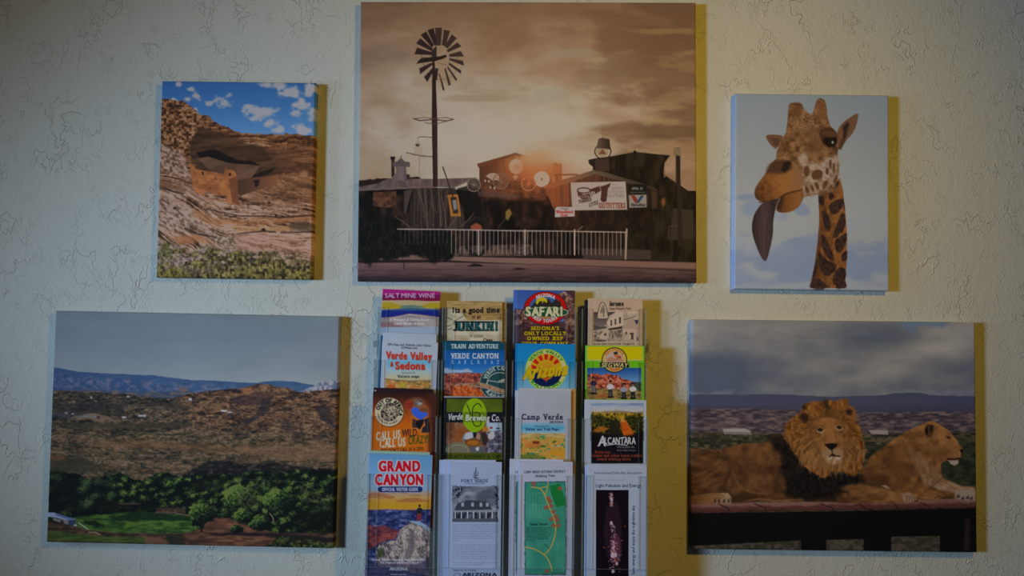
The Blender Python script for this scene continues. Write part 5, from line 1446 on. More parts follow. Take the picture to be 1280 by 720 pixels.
def art_wildlife(p):
    L = Loc(p, 460, 482, 8.0)
    p.c[...] = ramp(L.Y / 640 + (nz(L.X, L.Y, 16, 10, 371)[..., None][..., 0] - 0.5) * 0.12, [(0, (38, 20, 18)), (0.14, (40, 20, 17)), (0.3, (88, 38, 18)), (0.5, (146, 66, 12)), (0.7, (168, 86, 12)), (1, (170, 88, 16))])
    sh = sstep(560, 640, L.X)
    p.put(sh * 0.75, (58, 26, 22))
    L.rect(640, 60, 700, 700, (56, 28, 26), 1)
    cx, cy = 212, 264
    L.ell(cx + 4, cy + 6, 146, 146, (50, 26, 16), soft=1.2, alpha=0.7)
    L.ell(cx, cy, 143, 143, (164, 152, 124))
    L.text('OUT OF AFRICA', 0, 0, 0, 38, (26, 22, 22), bold=10, arc=(cx, cy, 97, -78, 112))
    L.text('WILDLIFE PARK', 0, 0, 0, 18, (60, 52, 46), bold=4, arc=(cx, cy, 124, 262, 132))
    L.ell(cx + 6, cy, 88, 92, lambda x, y: ramp(nz(x, y, 1.5, 2.2, 372), [(0.35, (34, 28, 28)), (0.6, (124, 112, 94))]))
    L.ell(cx + 22, cy - 6, 46, 58, lambda x, y: ramp(nz(x, y, 1.2, 1.6, 373), [(0.3, (66, 58, 52)), (0.6, (152, 140, 118))]))
    L.ell(cx + 6, cy - 20, 7, 5, (26, 22, 22))
    L.ell(cx + 38, cy - 20, 7, 5, (26, 22, 22))
    L.ell(cx + 22, cy + 18, 11, 8, (30, 24, 24))
    L.poly([(128, 250), (150, 330), (210, 360), (170, 350), (130, 310)], (34, 28, 28), 1)
    # a playful animal in blue reaching for a ball
    gl = (150, 96, 60)
    L.poly([(380, 160), (460, 120), (530, 125), (580, 180), (610, 230), (600, 330), (625, 470), (535, 480), (440, 420), (430, 280), (370, 200)], gl, 5, None, 0.45)
    L.ell(412, 190, 42, 48, (116, 40, 26))
    L.line([(375, 175), (410, 190), (450, 175)], 4, (60, 22, 18))
    L.ell(505, 172, 46, 42, lambda x, y: ramp(nz(x, y, 1.4, 1.4, 374), [(0.3, (40, 34, 32)), (0.6, (112, 92, 80))]))
    L.ell(478, 138, 14, 14, (90, 66, 52))
    L.ell(520, 182, 20, 14, (128, 122, 126))
    L.poly([(428, 238), (470, 208), (520, 240), (560, 262), (596, 268), (596, 300), (550, 330), (530, 345), (480, 320), (440, 278)], (44, 76, 166), 0.8, smooth=1)
    L.poly([(505, 240), (545, 215), (590, 235), (610, 262), (570, 268), (530, 262)], (92, 56, 34), 0.8, smooth=1)
    L.poly([(480, 350), (560, 335), (555, 380), (520, 440), (470, 410)], (20, 16, 20), 0.8)
    L.poly([(448, 330), (480, 340), (470, 400), (500, 420), (450, 424), (440, 400)], (54, 36, 32), 0.8)
    L.poly([(560, 340), (605, 320), (620, 420), (622, 470), (535, 472), (545, 420), (575, 400)], (34, 28, 34), 0.8)
    L.text('CALL US', 84, 330, 548, 80, (172, 166, 148), bold=7, slope=0.10)
    L.text('WILD.', 340, 512, 508, 70, (52, 24, 28), bold=4, slope=0.03)
    L.text('CALL US', 122, 382, 620, 80, (172, 166, 148), bold=7, slope=0.07)
    L.text('CRAZY!', 404, 612, 586, 76, (42, 62, 20), bold=4, slope=0.06)
    L.text("JUST DON'T CALL US A ZOO.", 130, 568, 664, 30, (44, 24, 16), bold=6, slope=0.05)


def art_wildlife_back(p):
    p.c[...] = np.array((30, 18, 22))
    p.ell(469.3, 488.3, 0.9, 0.9, (150, 150, 150))


def art_brewery(p):
    L = Loc(p, 548, 490, 8.0)
    p.c[...] = (20, 22, 28)
    L.rect(52, 40, 660, 56, (116, 120, 126))
    L.rect(84, 70, 640, 202, lambda x, y: ramp(nz(x, y, 20, 8, 381), [(0.3, (58, 70, 16)), (0.7, (70, 84, 22))]))
    L.rect(80, 303, 636, 610, lambda x, y: ramp(nz(x, y, 12, 7, 382) + (x - 590) * 0.006, [(0.2, (84, 52, 34)), (0.45, (122, 86, 62)), (0.8, (72, 48, 38))]))
    L.poly([(170, 360), (300, 340), (330, 500), (150, 510)], (112, 60, 22), 4, None, 0.7)
    L.rect(480, 305, 636, 400, (134, 150, 166), 1.5)
    L.poly([(480, 400), (636, 380), (636, 610), (470, 610)], lambda x, y: ramp(nz(x, y, 4, 3, 383), [(0.3, (52, 50, 62)), (0.6, (96, 96, 116)), (0.8, (136, 138, 150))]), 2)
    L.ell(528, 358, 16, 10, (122, 22, 44))
    L.ell(598, 364, 22, 8, (40, 58, 84))
    L.poly([(490, 450), (520, 395), (556, 395), (566, 440), (545, 472), (500, 472)], (146, 146, 150), 1)
    L.ell(345, 470, 104, 72, (108, 108, 112), soft=1)
    L.ell(345, 468, 96, 62, (66, 66, 72), soft=2)
    L.poly([(250, 470), (270, 410), (340, 395), (355, 450), (300, 480)], (146, 148, 154), 2)
    L.ell(345, 505, 82, 40, (92, 54, 20), soft=1)
    L.ell(345, 508, 60, 26, (136, 78, 26), soft=1.5)
    L.poly([(345, 400), (385, 400), (375, 455), (350, 455)], (22, 20, 22), 1)
    L.poly([(375, 450), (395, 410), (420, 440), (415, 475), (390, 472)], (140, 100, 76), 1)
    L.poly([(440, 350), (490, 345), (510, 390), (470, 400), (440, 400)], (150, 92, 34), 2)
    L.poly([(420, 410), (470, 400), (500, 470), (480, 540), (440, 520)], (44, 32, 30), 2)
    L.poly([(310, 545), (470, 545), (460, 612), (320, 612)], (70, 72, 78), 1)
    L.poly([(370, 565), (385, 550), (410, 555), (400, 590), (380, 585)], (156, 158, 164), 1)
    L.ell(190, 580, 120, 80, (92, 88, 74), soft=1.5)
    L.ell(200, 590, 100, 60, (118, 116, 94), ring=8, soft=1)
    L.rect(80, 608, 640, 680, (58, 66, 14))
    L.rect(60, 600, 84, 720, (20, 22, 28))
    L.rect(84, 202, 640, 304, (18, 20, 30))
    L.ell(362, 232, 122, 170, (108, 138, 14))
    L.poly([(245, 200), (480, 200), (484, 270), (470, 300), (252, 300), (242, 250)], (52, 70, 24), 1, None, 0.55)
    for q in (((284, 122), (300, 160), (318, 205), (322, 225)), ((428, 148), (415, 122), (390, 114), (360, 130), (342, 170), (340, 220), (345, 290), (352, 325), (375, 345), (410, 342), (430, 318), (424, 290), (400, 275), (355, 268)), ((352, 205), (400, 202), (420, 222), (408, 255), (370, 268))):
        L.line(q, 9, (20, 30, 14), smooth=2)
    L.text('Verde', 95, 246, 282, 62, (178, 180, 182), bold=4, shear=0.15, slope=0.06)
    L.text('Brewing', 274, 512, 286, 58, (196, 198, 196), bold=4, shear=0.1)
    L.text('Co.', 532, 622, 288, 62, (172, 176, 184), bold=4, shear=0.1)
    L.text('CRAFT BREWERY & TAP', 90, 626, 662, 32, (30, 38, 12), bold=4)


def art_trailmaps(p):
    L = Loc(p, 636, 482, 7.2)
    p.c[...] = np.array((132, 137, 150)) + (nz(L.X, L.Y, 90, 90, 391)[..., None] - 0.5) * 8
    L.line([(74, 45), (74, 720)], 6, (164, 168, 178), alpha=0.7)
    L.rect(108, 335, 500, 450, lambda x, y: ramp((y - 528) / 14, [(0, (110, 142, 164)), (0.5, (66, 132, 166)), (1, (122, 146, 158))]), 2)
    L.rect(106, 432, 508, 668, lambda x, y: ramp(0.55 * nz(x, y, 7, 3, 392) + 0.45 * nz(x, y, 2.4, 1.6, 393), [(0.28, (34, 62, 32)), (0.40, (92, 104, 46)), (0.48, (150, 134, 62)), (0.58, (162, 104, 40)), (0.70, (166, 138, 82)), (0.85, (110, 140, 140))]), 0.6)
    L.poly([(106, 440), (200, 428), (508, 432), (508, 470), (106, 472)], lambda x, y: ramp(nz(x, y, 10, 1.2, 394), [(0.35, (142, 116, 62)), (0.65, (168, 152, 112))]), 1, None, 0.8)
    L.poly([(150, 520), (230, 500), (300, 530), (260, 565), (150, 560)], (160, 92, 38), 1.5, (0.6, 3, 395), 0.8)
    L.poly([(210, 500), (280, 500), (270, 525), (220, 525)], (92, 40, 28), 1)
    L.poly([(350, 605), (420, 572), (508, 570), (508, 640), (400, 630)], (168, 122, 34), 1.5, (0.6, 3, 396), 0.9)
    for x_, y_, r_ in ((306, 462, 22), (420, 540, 14), (480, 535, 18), (360, 570, 14), (215, 612, 18), (285, 590, 14)):
        L.ell(x_, y_, r_, r_ * 0.5, (40, 112, 92), soft=0.8)
    L.poly([(106, 625), (200, 610), (330, 640), (330, 668), (106, 668)], (44, 76, 32), 1.2, (0.8, 3, 397), 0.6)
    ink = (34, 36, 58)
    L.text('Camp Verde', 118, 496, 305, 48, ink, bold=6, serif=14)
    L.text('ARIZONA', 368, 492, 337, 18, ink, bold=5, serif=8)
    L.line([(368, 347), (492, 347)], 4, (120, 116, 110))
    L.text('Illustrated 3D', 236, 362, 372, 14, (56, 66, 86), bold=4)
    L.text('Visitor and Trail Maps', 150, 456, 404, 24, (34, 44, 84), bold=6)


def art_trailmaps_back(p):
    p.c[...] = np.array((134, 139, 150))
    p.put(sstep(713.5, 714.5, p.X), (132, 106, 62))


def art_vineyard(p):
    L = Loc(p, 724, 494, 7.5)
    p.c[...] = (136, 146, 162)
    L.rect(112, 78, 600, 640, (14, 12, 18))
    L.rect(112, 78, 600, 160, lambda x, y: ramp((y - 504) / 11 + (nz(x, y, 12, 2, 401) - 0.5) * 0.6, [(0, (84, 110, 152)), (0.4, (136, 146, 166)), (1, (148, 146, 146))]))
    L.poly([(112, 165), (250, 150), (400, 145), (520, 160), (600, 150), (600, 200), (112, 200)], (110, 96, 90), 1.2)
    L.poly([(112, 158), (300, 162), (420, 160), (600, 170), (600, 400), (112, 400)], lambda x, y: ramp(0.5 * nz(x, y, 5, 3.5, 402) + 0.5 * nz(x, y, 1.8, 2, 403) - (y - 521) * 0.012, [(0.15, (14, 14, 10)), (0.36, (40, 42, 18)), (0.48, (92, 80, 22)), (0.6, (136, 108, 26)), (0.75, (158, 124, 40))]), 1, (0.8, 3, 404))
    for q in ([(112, 190), (200, 180), (280, 220), (330, 260), (250, 300), (112, 260)], [(430, 200), (520, 190), (600, 200), (600, 320), (500, 300), (420, 230)]):
        L.poly(q, lambda x, y: ramp(nz(x, y, 2, 2, 405), [(0.35, (10, 16, 10)), (0.7, (50, 52, 20))]), 3, (1.5, 3, 406), 0.85)
    L.poly([(385, 240), (440, 240), (480, 300), (520, 380), (420, 385), (395, 320)], lambda x, y: ramp(nz(x, y, 3, 3, 407), [(0.3, (136, 54, 14)), (0.7, (170, 84, 24))]), 2, (1, 3, 408))
    L.poly([(390, 215), (420, 215), (430, 250), (390, 250)], (176, 122, 62), 1.5)
    L.poly([(130, 330), (200, 290), (290, 310), (230, 340), (150, 350)], (146, 84, 22), 2, (1, 3, 409), 0.8)
    L.poly([(290, 240), (380, 235), (395, 400), (280, 400)], (26, 24, 18), 2.5, (1.5, 3, 410), 0.9)
    for x_, t_ in ((128, 120), (155, 130), (245, 135), (335, 130), (355, 128), (382, 130)):
        L.line([(x_, t_), (x_, 170)], 5, (120, 104, 66), alpha=0.7)
    L.poly([(112, 350), (300, 370), (420, 385), (600, 350), (600, 420), (112, 420)], (14, 12, 18), 4)
    w_ = (182, 186, 196)
    L.text('A', 178, 250, 475, 92, w_, bold=4, shear=0.1)
    L.text('LCANTARA', 240, 530, 458, 62, w_, bold=4)
    L.line([(175, 478), (215, 440), (240, 450)], 6, w_)
    L.line([(255, 470), (340, 458), (450, 470)], 6, w_)
    L.line([(380, 405), (430, 392), (440, 400)], 6, w_)
    L.text('Vineyards', 352, 522, 494, 20, (104, 106, 118), bold=3)
    L.text('Verde Valley, Arizona', 352, 530, 523, 14, (112, 114, 122), bold=3)
    rd = (128, 52, 34)
    L.text('Enjoy our...', 150, 316, 545, 26, rd, bold=3)
    L.text('Estate and other hand crafted', 122, 592, 578, 26, rd, bold=3)
    L.text('award winning wines', 166, 486, 610, 26, rd, bold=3)


def art_canyon(p):
    L = Loc(p, 455, 560, 4.5)
    p.c[...] = ramp(L.Y, [(20, (70, 112, 150)), (130, (84, 122, 156)), (235, (112, 128, 150)), (260, (138, 116, 96)), (300, (158, 120, 42)), (330, (176, 136, 30)), (345, (150, 108, 50)), (352, (58, 54, 88))])
    cl = sstep(0.5, 0.66, nz(L.X, L.Y, 70, 12, 421)) * sstep(240, 262, L.Y) * sstep(335, 300, L.Y)
    p.put(cl * 0.7, (122, 70, 46))
    L.poly([(20, 352), (130, 345), (250, 352), (390, 345), (390, 720), (20, 720)], lambda x, y: ramp(0.5 * nz(x, y, 12, 3, 422) + 0.5 * nz(x, y, 4, 2.5, 423), [(0.3, (20, 24, 54)), (0.5, (36, 46, 88)), (0.7, (80, 84, 122)), (0.85, (124, 116, 134))]), 0.8)
    L.poly([(20, 440), (120, 435), (200, 470), (180, 510), (100, 530), (20, 580)], lambda x, y: ramp(nz(x, y, 6, 4, 424), [(0.3, (58, 30, 38)), (0.6, (108, 44, 42)), (0.8, (132, 64, 52))]), 3, (2, 6, 425), 0.85)
    rk = lambda x, y: ramp(0.5 * nz(x, y, 5, 7, 426) + 0.5 * nz(x, y, 1.6, 2.4, 427), [(0.3, (52, 46, 54)), (0.45, (96, 88, 90)), (0.6, (134, 124, 120)), (0.8, (158, 148, 142))])
    L.poly([(70, 560), (110, 530), (185, 520), (200, 460), (245, 432), (262, 410), (300, 410), (390, 460), (390, 640), (370, 720), (70, 660)], rk, 0.8, (1, 5, 428))
    L.poly([(250, 410), (310, 412), (360, 440), (372, 480), (330, 440), (280, 425)], (104, 126, 150), 1.2)
    L.poly([(245, 440), (262, 500), (230, 600), (215, 660), (250, 640), (290, 560), (280, 470)], (76, 68, 76), 3, (1, 4, 429), 0.7)
    L.poly([(70, 570), (110, 560), (115, 600), (90, 620), (70, 600)], (48, 52, 36), 3, (2, 4, 430), 0.9)
    L.poly([(20, 640), (120, 630), (260, 655), (390, 610), (390, 720), (20, 720)], (46, 44, 66), 8, None, 0.75)
    # hiker on the rim
    L.ell(313, 326, 7, 8, (30, 28, 36))
    L.poly([(300, 336), (326, 336), (330, 362), (322, 372), (302, 372), (295, 360)], (26, 26, 36), smooth=1)
    L.poly([(302, 370), (324, 370), (320, 412), (311, 412), (311, 385), (303, 412), (294, 412)], (104, 34, 40))
    rd = (176, 20, 34)
    for dx, c, b in ((-2, (170, 166, 176), 18), (2, (170, 166, 176), 18), (0, rd, 9)):
        L.text('GRAND', 86 + dx, 326 + dx, 130 + dx * 0.5, 56, c, bold=b)
        L.text('CANYON', 66 + dx, 344 + dx, 207 + dx * 0.5, 58, c, bold=b)
    L.poly([(92, 217), (318, 217), (330, 226), (330, 240), (320, 249), (90, 249), (78, 240), (78, 226)], (20, 34, 84))
    L.text('OFFICIAL VISITOR GUIDE', 102, 306, 242, 18, (168, 172, 186), bold=5)
    wt = (160, 162, 172)
    L.text('Grand Canyon National Park South Rim', 45, 345, 634, 12, wt, bold=4)
    L.text('- The Heart of the Grand Canyon -', 78, 322, 650, 11, wt, bold=4)
    L.text('ARIZONA', 144, 246, 688, 17, wt, bold=4)
    L.text('tusayan-az.com', 152, 238, 714, 8, wt, bold=3)


def art_canyon_back(p):
    p.c[...] = np.array((104, 128, 120))


def art_fort(p):
    L = Loc(p, 545, 570, 4.804)
    p.c[...] = np.array((122, 136, 164)) + (nz(L.X, L.Y, 80, 120, 441)[..., None] - 0.5) * 8
    ink = (44, 50, 72)
    L.line([(100, 125), (375, 128)], 2, (96, 108, 130), alpha=0.6)
    L.line([(100, 172), (375, 174)], 2, (96, 108, 130), alpha=0.6)
    L.line([(240, 70), (240, 134)], 5, ink)
    L.line([(228, 100), (228, 120), (240, 124)], 4, ink)
    L.line([(252, 95), (252, 115), (240, 120)], 4, ink)
    L.poly([(220, 128), (236, 80), (238, 130)], (86, 96, 118), 0.6)
    L.poly([(222, 130), (262, 130), (250, 136), (232, 136)], ink)
    L.text('FORT VERDE', 152, 316, 158, 18, ink, bold=4, serif=8)
    L.text('STATE HISTORIC PARK', 178, 292, 169, 6, ink, bold=3)
    L.rect(98, 182, 374, 396, lambda x, y: ramp(nz(x, y, 14, 7, 442) + (y - 640) * 0.004, [(0.25, (62, 68, 84)), (0.5, (92, 98, 114)), (0.8, (128, 134, 148))]))
    for q in ([(98, 182), (150, 182), (172, 210), (150, 235), (130, 262), (98, 270)], [(330, 182), (374, 182), (374, 215), (345, 205)], [(352, 230), (374, 220), (374, 320), (355, 310)]):
        L.poly(q, lambda x, y: ramp(nz(x, y, 1.4, 1.4, 443), [(0.42, (20, 22, 32)), (0.6, (86, 92, 108))]), 1.5, (1.5, 3, 444))
    L.poly([(128, 285), (170, 275), (180, 265), (300, 272), (340, 322), (110, 328)], (44, 48, 60))
    for x_ in (152, 212, 262, 300):
        L.rect(x_, 280, x_ + 16, 304, (122, 128, 140))
        L.poly([(x_ - 4, 282), (x_ + 8, 270), (x_ + 20, 282)], (62, 66, 78))
    L.poly([(105, 328), (345, 322), (372, 336), (372, 342), (105, 340)], (104, 110, 124))
    L.rect(105, 338, 374, 378, lambda x, y: ramp(nz(x, y, 2.5, 5, 445), [(0.35, (28, 32, 42)), (0.7, (74, 80, 94))]))
    for k in range(8):
        L.rect(112 + k * 37, 335, 119 + k * 37, 380, (138, 144, 156))
    L.rect(98, 376, 374, 397, (62, 66, 78))
    y_ = 416
    lines = ['Experience life through the eyes of a frontier', 'soldier at Fort Verde State Historic Park in', 'Camp Verde, Arizona. The fort was a base for', "General Crook's U.S. Army scouts and soldiers", 'in the 1870s and 1880s. From 1865 - 1891', 'the Fort was home to officers, doctors,', 'families, enlisted men and scouts in the', 'valley.', '',
             'The park is the best-preserved example of an', 'Indian Wars period fort in Arizona. Several of', 'the original buildings still stand and living', 'history programs are scheduled periodically', 'to give visitors a glimpse into history. It is', 'on the National and State Register of Historic', 'Places. The park offers picnic sites, ramadas.', '', 'The Visitor Center is open daily from 9 to 5', 'and is closed on December 25.']
    for t in lines:
        if t:
            L.text(t, 102, 102 + min(272, len(t) * 6.2), y_, 8, (84, 94, 120), bold=2)
        y_ += 13.4
    L.text('Thank you for visiting!', 104, 242, 690, 9, ink, bold=4)
    L.text('ARIZONA', 160, 368, 722, 20, (30, 36, 58), bold=8)
    L.ell(128, 714, 20, 10, ink, ring=3)


def art_white_blue(p):
    p.c[...] = np.array((124, 138, 166)) + (nz(p.X, p.Y, 3, 60, 447)[..., None] - 0.5) * 14


def art_walk(p, ox=633, full=True):
    L = Loc(p, ox, 570, 4.804)
    p.c[...] = np.array((134, 142, 164))
    L.text('CAMP VERDE HISTORIC DISTRICT', 106, 356, 104, 14, (34, 36, 52), bold=4, serif=5, slope=0.02)
    L.text('Walking Tour', 172, 296, 128, 14, (34, 36, 52), bold=4, serif=5, slope=0.04)
    L.poly([(110, 156), (354, 152), (360, 300), (358, 715), (112, 714), (108, 400)], (22, 44, 50), 1.4, (0.6, 4, 450))
    L.poly([(114, 160), (350, 156), (356, 300), (354, 711), (116, 710), (112, 400)], lambda x, y: ramp(nz(x, y, 16, 20, 451), [(0.3, (38, 104, 90)), (0.7, (52, 118, 102))]), 1)
    if not full:
        return
    L.poly([(258, 180), (320, 165), (355, 260), (355, 296), (300, 308), (272, 240)], (18, 92, 44), 1)
    for x_ in (140, 160, 178, 197, 214, 232):
        L.line([(x_, 225 if x_ < 190 else 270), (x_, 372)], 2, (96, 146, 130), alpha=0.6)
    for y_ in (222, 296, 374):
        L.line([(118, y_), (250, y_)], 2, (96, 146, 130), alpha=0.5)
    L.line([(118, 540), (190, 530), (260, 520)], 2, (90, 120, 140), alpha=0.6)
    L.line([(330, 300), (335, 400), (310, 520), (300, 640)], 2, (90, 130, 130), alpha=0.5)
    rd_ = (158, 130, 54)
    L.line([(150, 188), (200, 192), (222, 215), (240, 260), (262, 320), (285, 370), (298, 430), (290, 490), (262, 560), (228, 592)], 6, rd_, smooth=1)
    L.line([(110, 548), (160, 554), (200, 575), (230, 595), (258, 630), (274, 690)], 6, rd_, smooth=1)
    L.line([(250, 158), (245, 200), (232, 232)], 5, rd_)
    L.line([(200, 192), (245, 184)], 5, rd_)
    for x_, y_ in ((163, 168), (322, 196), (252, 255), (262, 272), (240, 310), (270, 300), (282, 335), (270, 380), (296, 362), (305, 385), (283, 420), (312, 418), (243, 692)):
        L.ell(x_, y_, 13, 12, (128, 46, 36), alpha=0.9)
        L.ell(x_, y_, 7, 6.5, (96, 92, 60), alpha=0.8)
    L.line([(230, 532), (260, 556)], 3, (30, 40, 40))
    L.text('Camp Verde', 142, 248, 416, 13, (16, 30, 30), bold=5, serif=6)
    for k in range(8):
        L.text(('Camp Verde is situated in the Verde', 'Valley in Arizona. It was settled in the', '1860s. The fort is in the center of', 'town with stores, homes, schools and', 'churches built around it. Many of the', 'old buildings still stand and may be', 'seen on this walk along Main Street', 'and Hollamon.')[k], 118, 118 + (150, 152, 148, 150, 146, 140, 138, 56)[k], 434 + k * 11, 7, (18, 36, 36), bold=3)
    L.text('Hwy 260 Exit', 275, 350, 706, 7, (20, 34, 34), bold=3)


def art_walk_back(p):
    art_walk(p, 622, False)


def art_darksky(p):
    L = Loc(p, 635, 560, 4.497)
    p.c[...] = np.array((132, 144, 168))
    L.line([(440, 97), (790, 97)], 2, (108, 120, 144), alpha=0.7)
    L.line([(742, 160), (742, 662)], 2, (110, 122, 146), alpha=0.7)
    L.text('International Dark-Sky Association', 486, 758, 146, 13, (36, 42, 60), bold=1)
    L.text('darksky.org', 490, 652, 182, 6, (86, 96, 120), bold=2)
    L.text('Light Pollution and Energy', 494, 748, 220, 18, (24, 44, 62), bold=3)
    L.rect(494, 236, 678, 740, (12, 8, 16))
    gl = lambda x, y, rx, ry, c, a: L.ell(x, y, rx, ry, c, soft=2.5, alpha=a)
    gl(590, 470, 50, 180, (40, 22, 36), 0.6)
    gl(605, 570, 30, 90, (90, 50, 70), 0.55)
    rr = random.Random(3)
    for k in range(300):
        y_ = rr.choice((rr.uniform(430, 700), rr.uniform(520, 640), rr.uniform(250, 330)))
        wv = 5 + max(0, (y_ - 420)) * 0.05
        x_ = 588 + (y_ - 420) * 0.05 + rr.gauss(0, wv)
        if not 498 < x_ < 674:
            continue
        c = rr.choice(((184, 150, 176), (196, 176, 200), (150, 84, 52), (170, 130, 160)))
        L.ell(x_, y_, 2.2, 2.4, c, soft=0.8, alpha=rr.uniform(0.3, 0.9))
    for x_, y_, r_ in ((588, 602, 12), (604, 600, 9), (580, 422, 8), (590, 692, 9), (583, 290, 7), (612, 650, 7), (592, 560, 6)):
        L.ell(x_, y_, r_ * 0.8, r_ * 1.2, (206, 186, 206), soft=1.6, alpha=0.9)
    for x_, y_ in ((657, 440), (540, 560), (640, 520)):
        L.ell(x_, y_, 3, 3, (150, 80, 40), soft=1)
    L.text('Save energy and enjoy the nighttime sky', 712, 322, 712, 17, (30, 42, 62), bold=3, vert=True)


def art_wood_back(p):
    wood(p, Loc(p, 552, 370, 11.6), 317)
    p.c *= 0.9


def art_black(p):
    p.c[...] = np.array((22, 21, 24))


G_BIG = (2.466, 2.493, 2.804)
G_UL = (2.974, 2.493, 2.205)
G_GIR = (2.511, 2.841, 3.942)
G_LL = (3.232, 2.578, 2.166)
G_LR = (3.442, 3.573, 4.184)
G_BRO = [(2.483, 2.364, 2.427), (2.578, 2.419, 2.434), (2.732, 2.517, 2.473), (3.073, 2.749, 2.606)]


# ------------------------------------------------------------------ what hangs on the wall
CANVASES = [
    (0.0168, 0.3053, 0.6066, 0.5071, 0.44, art_windmill, G_BIG, 'largest canvas print, sepia sunset with a windmill, railing and western shop signs, top centre'),
    (-0.5064, 0.2295, 0.2785, 0.3558, -0.07, art_cliff, G_UL, 'small upright canvas print of an orange cliff dwelling under blue sky'),
    (0.5273, 0.2198, 0.2758, 0.3521, -0.06, art_giraffe, G_GIR, 'small upright canvas print of a giraffe with its long tongue out'),
    (-0.5718, -0.2176, 0.5102, 0.4107, -0.44, art_valley, G_LL, 'wide canvas print of desert hills above green trees and a field, lower left'),
    (0.5659, -0.2137, 0.5034, 0.4057, 0.14, art_lions, G_LR, 'wide canvas print of a lion and lioness lying on a plank deck'),
]
BROCHURES = []


def leaflet(tier, tl, tr, lean, vis, art, label, **k):
    BROCHURES.append(dict(tier=tier, tl=tl, tr=tr, lean=lean, vis=vis, art=art, gain=G_BRO[tier], label=label, **k))


# top tier
leaflet(0, (478.5, 362.3), (550.6, 363.3), -2.2, 432, art_winery, 'leaning brochure with a magenta header over yellow and blue bands, top tier')
leaflet(0, (559, 376), (628, 377), 0, 440, art_vintage, 'tan wood-grain brochure with large dark teal slab lettering, front of its pocket')
leaflet(0, (563, 377), (633.2, 378), 0, 440, art_wood_back, 'brown wood-grain brochure edge showing right behind the one with teal lettering', back=0.0034)
leaflet(0, (642, 362.3), (718.8, 363.3), 0, 440, art_safari, 'brochure with a red and green oval emblem over red rocks and yellow lettering')
leaflet(0, (735.4, 373), (803.4, 373.5), 0, 440, art_mission, 'beige brochure with a black and white photo of an adobe building')
leaflet(0, (730.8, 375), (790, 375.5), 0, 440, art_black, 'black leaflet peeking out left behind the beige adobe building brochure', back=0.0040)
# second tier
leaflet(1, (478, 426.5), (547.5, 428), -1.5, 505, art_maps, 'white map brochure with big red title, front one in the second tier')
leaflet(1, (479, 416.3), (545.6, 417.3), -1.5, 445, art_maps_blank, 'blank white leaflet top sticking up behind the map brochure with red title', back=0.0034)
leaflet(1, (476, 420), (540, 420.5), -1.0, 500, art_teal, 'dark teal leaflet, only a thin edge left of the red-titled map brochure', back=0.0068)
leaflet(1, (556, 428), (631.3, 428.3), 0, 505, art_train, 'blue and red brochure of a canyon with a round dark stamp, front copy')
leaflet(1, (553.8, 426), (626.5, 426.3), 0, 505, art_teal_dark, 'dark teal leaflet edge behind the blue canyon brochure with round stamp', back=0.0034)
leaflet(1, (644.4, 429.5), (719.2, 430), 0, 500, art_balloons, 'sky-blue brochure with a round sun emblem and slanted yellow word')
leaflet(1, (732, 432), (805.5, 432.5), 0, 510, art_tours, 'green and yellow brochure with a round emblem above four standing riders')
# third tier
leaflet(2, (466.5, 489.5), (546, 491.5), -1, 580, art_wildlife, 'orange brochure with a round lion emblem and an animal playing with a ball')
leaflet(2, (467.3, 485.3), (541.7, 486.2), -1, 575, art_wildlife_back, 'black topped leaflet sticking up behind the orange brochure with lion emblem', back=0.0034)
leaflet(2, (555.4, 495.2), (630.6, 496.2), 0, 590, art_brewery, 'black and olive brochure with a lime green oval monogram over kettles')
leaflet(2, (644.4, 488), (713.8, 488.5), 0, 590, art_trailmaps, 'white brochure with navy title over a painted landscape, front copy')
leaflet(2, (649, 485.3), (719.8, 486), 0, 590, art_trailmaps_back, 'white leaflet with a tan right edge behind the painted landscape brochure', back=0.0034)
leaflet(2, (731, 499.5), (808, 500.5), 0, 592, art_vineyard, 'white bordered brochure of an autumn vineyard above a black panel')
# bottom tier
leaflet(3, (461.7, 566), (540.6, 570), -1.0, 735, art_canyon, 'blue brochure with bold red title and a hiker on a canyon rim')
leaflet(3, (461.9, 563.3), (537.3, 565.3), -1.0, 600, art_canyon_back, 'pale green topped leaflet behind the blue canyon hiker brochure', back=0.0036)
leaflet(3, (561.7, 577), (627.3, 578), 0, 735, art_fort, 'white leaflet with a dark photo of a porch house above small print')
leaflet(3, (554.6, 575.3), (620, 574.6), 0, 735, art_white_blue, 'white leaflet directly behind the porch house leaflet, showing at its left', back=0.0030)
leaflet(3, (549.5, 577), (614, 573.8), 0, 735, art_white_blue, 'rearmost white leaflet, leftmost edge behind the porch house leaflet', back=0.0060)
leaflet(3, (648.3, 577), (716, 577.5), 0, 735, art_walk, 'white leaflet with a complete green street map, front copy')
leaflet(3, (637.4, 575.5), (704, 572.8), 0, 735, art_walk_back, 'second green map leaflet showing left behind the front map copy', back=0.0034)
leaflet(3, (734.4, 580), (808.5, 580.7), 0, 735, art_darksky, 'pale blue leaflet with a black night photo of city lights, front copy')
leaflet(3, (731.6, 580.6), (800, 581.2), 0, 735, art_white_blue, 'pale leaflet edge behind the night lights leaflet, at its left', back=0.0034)


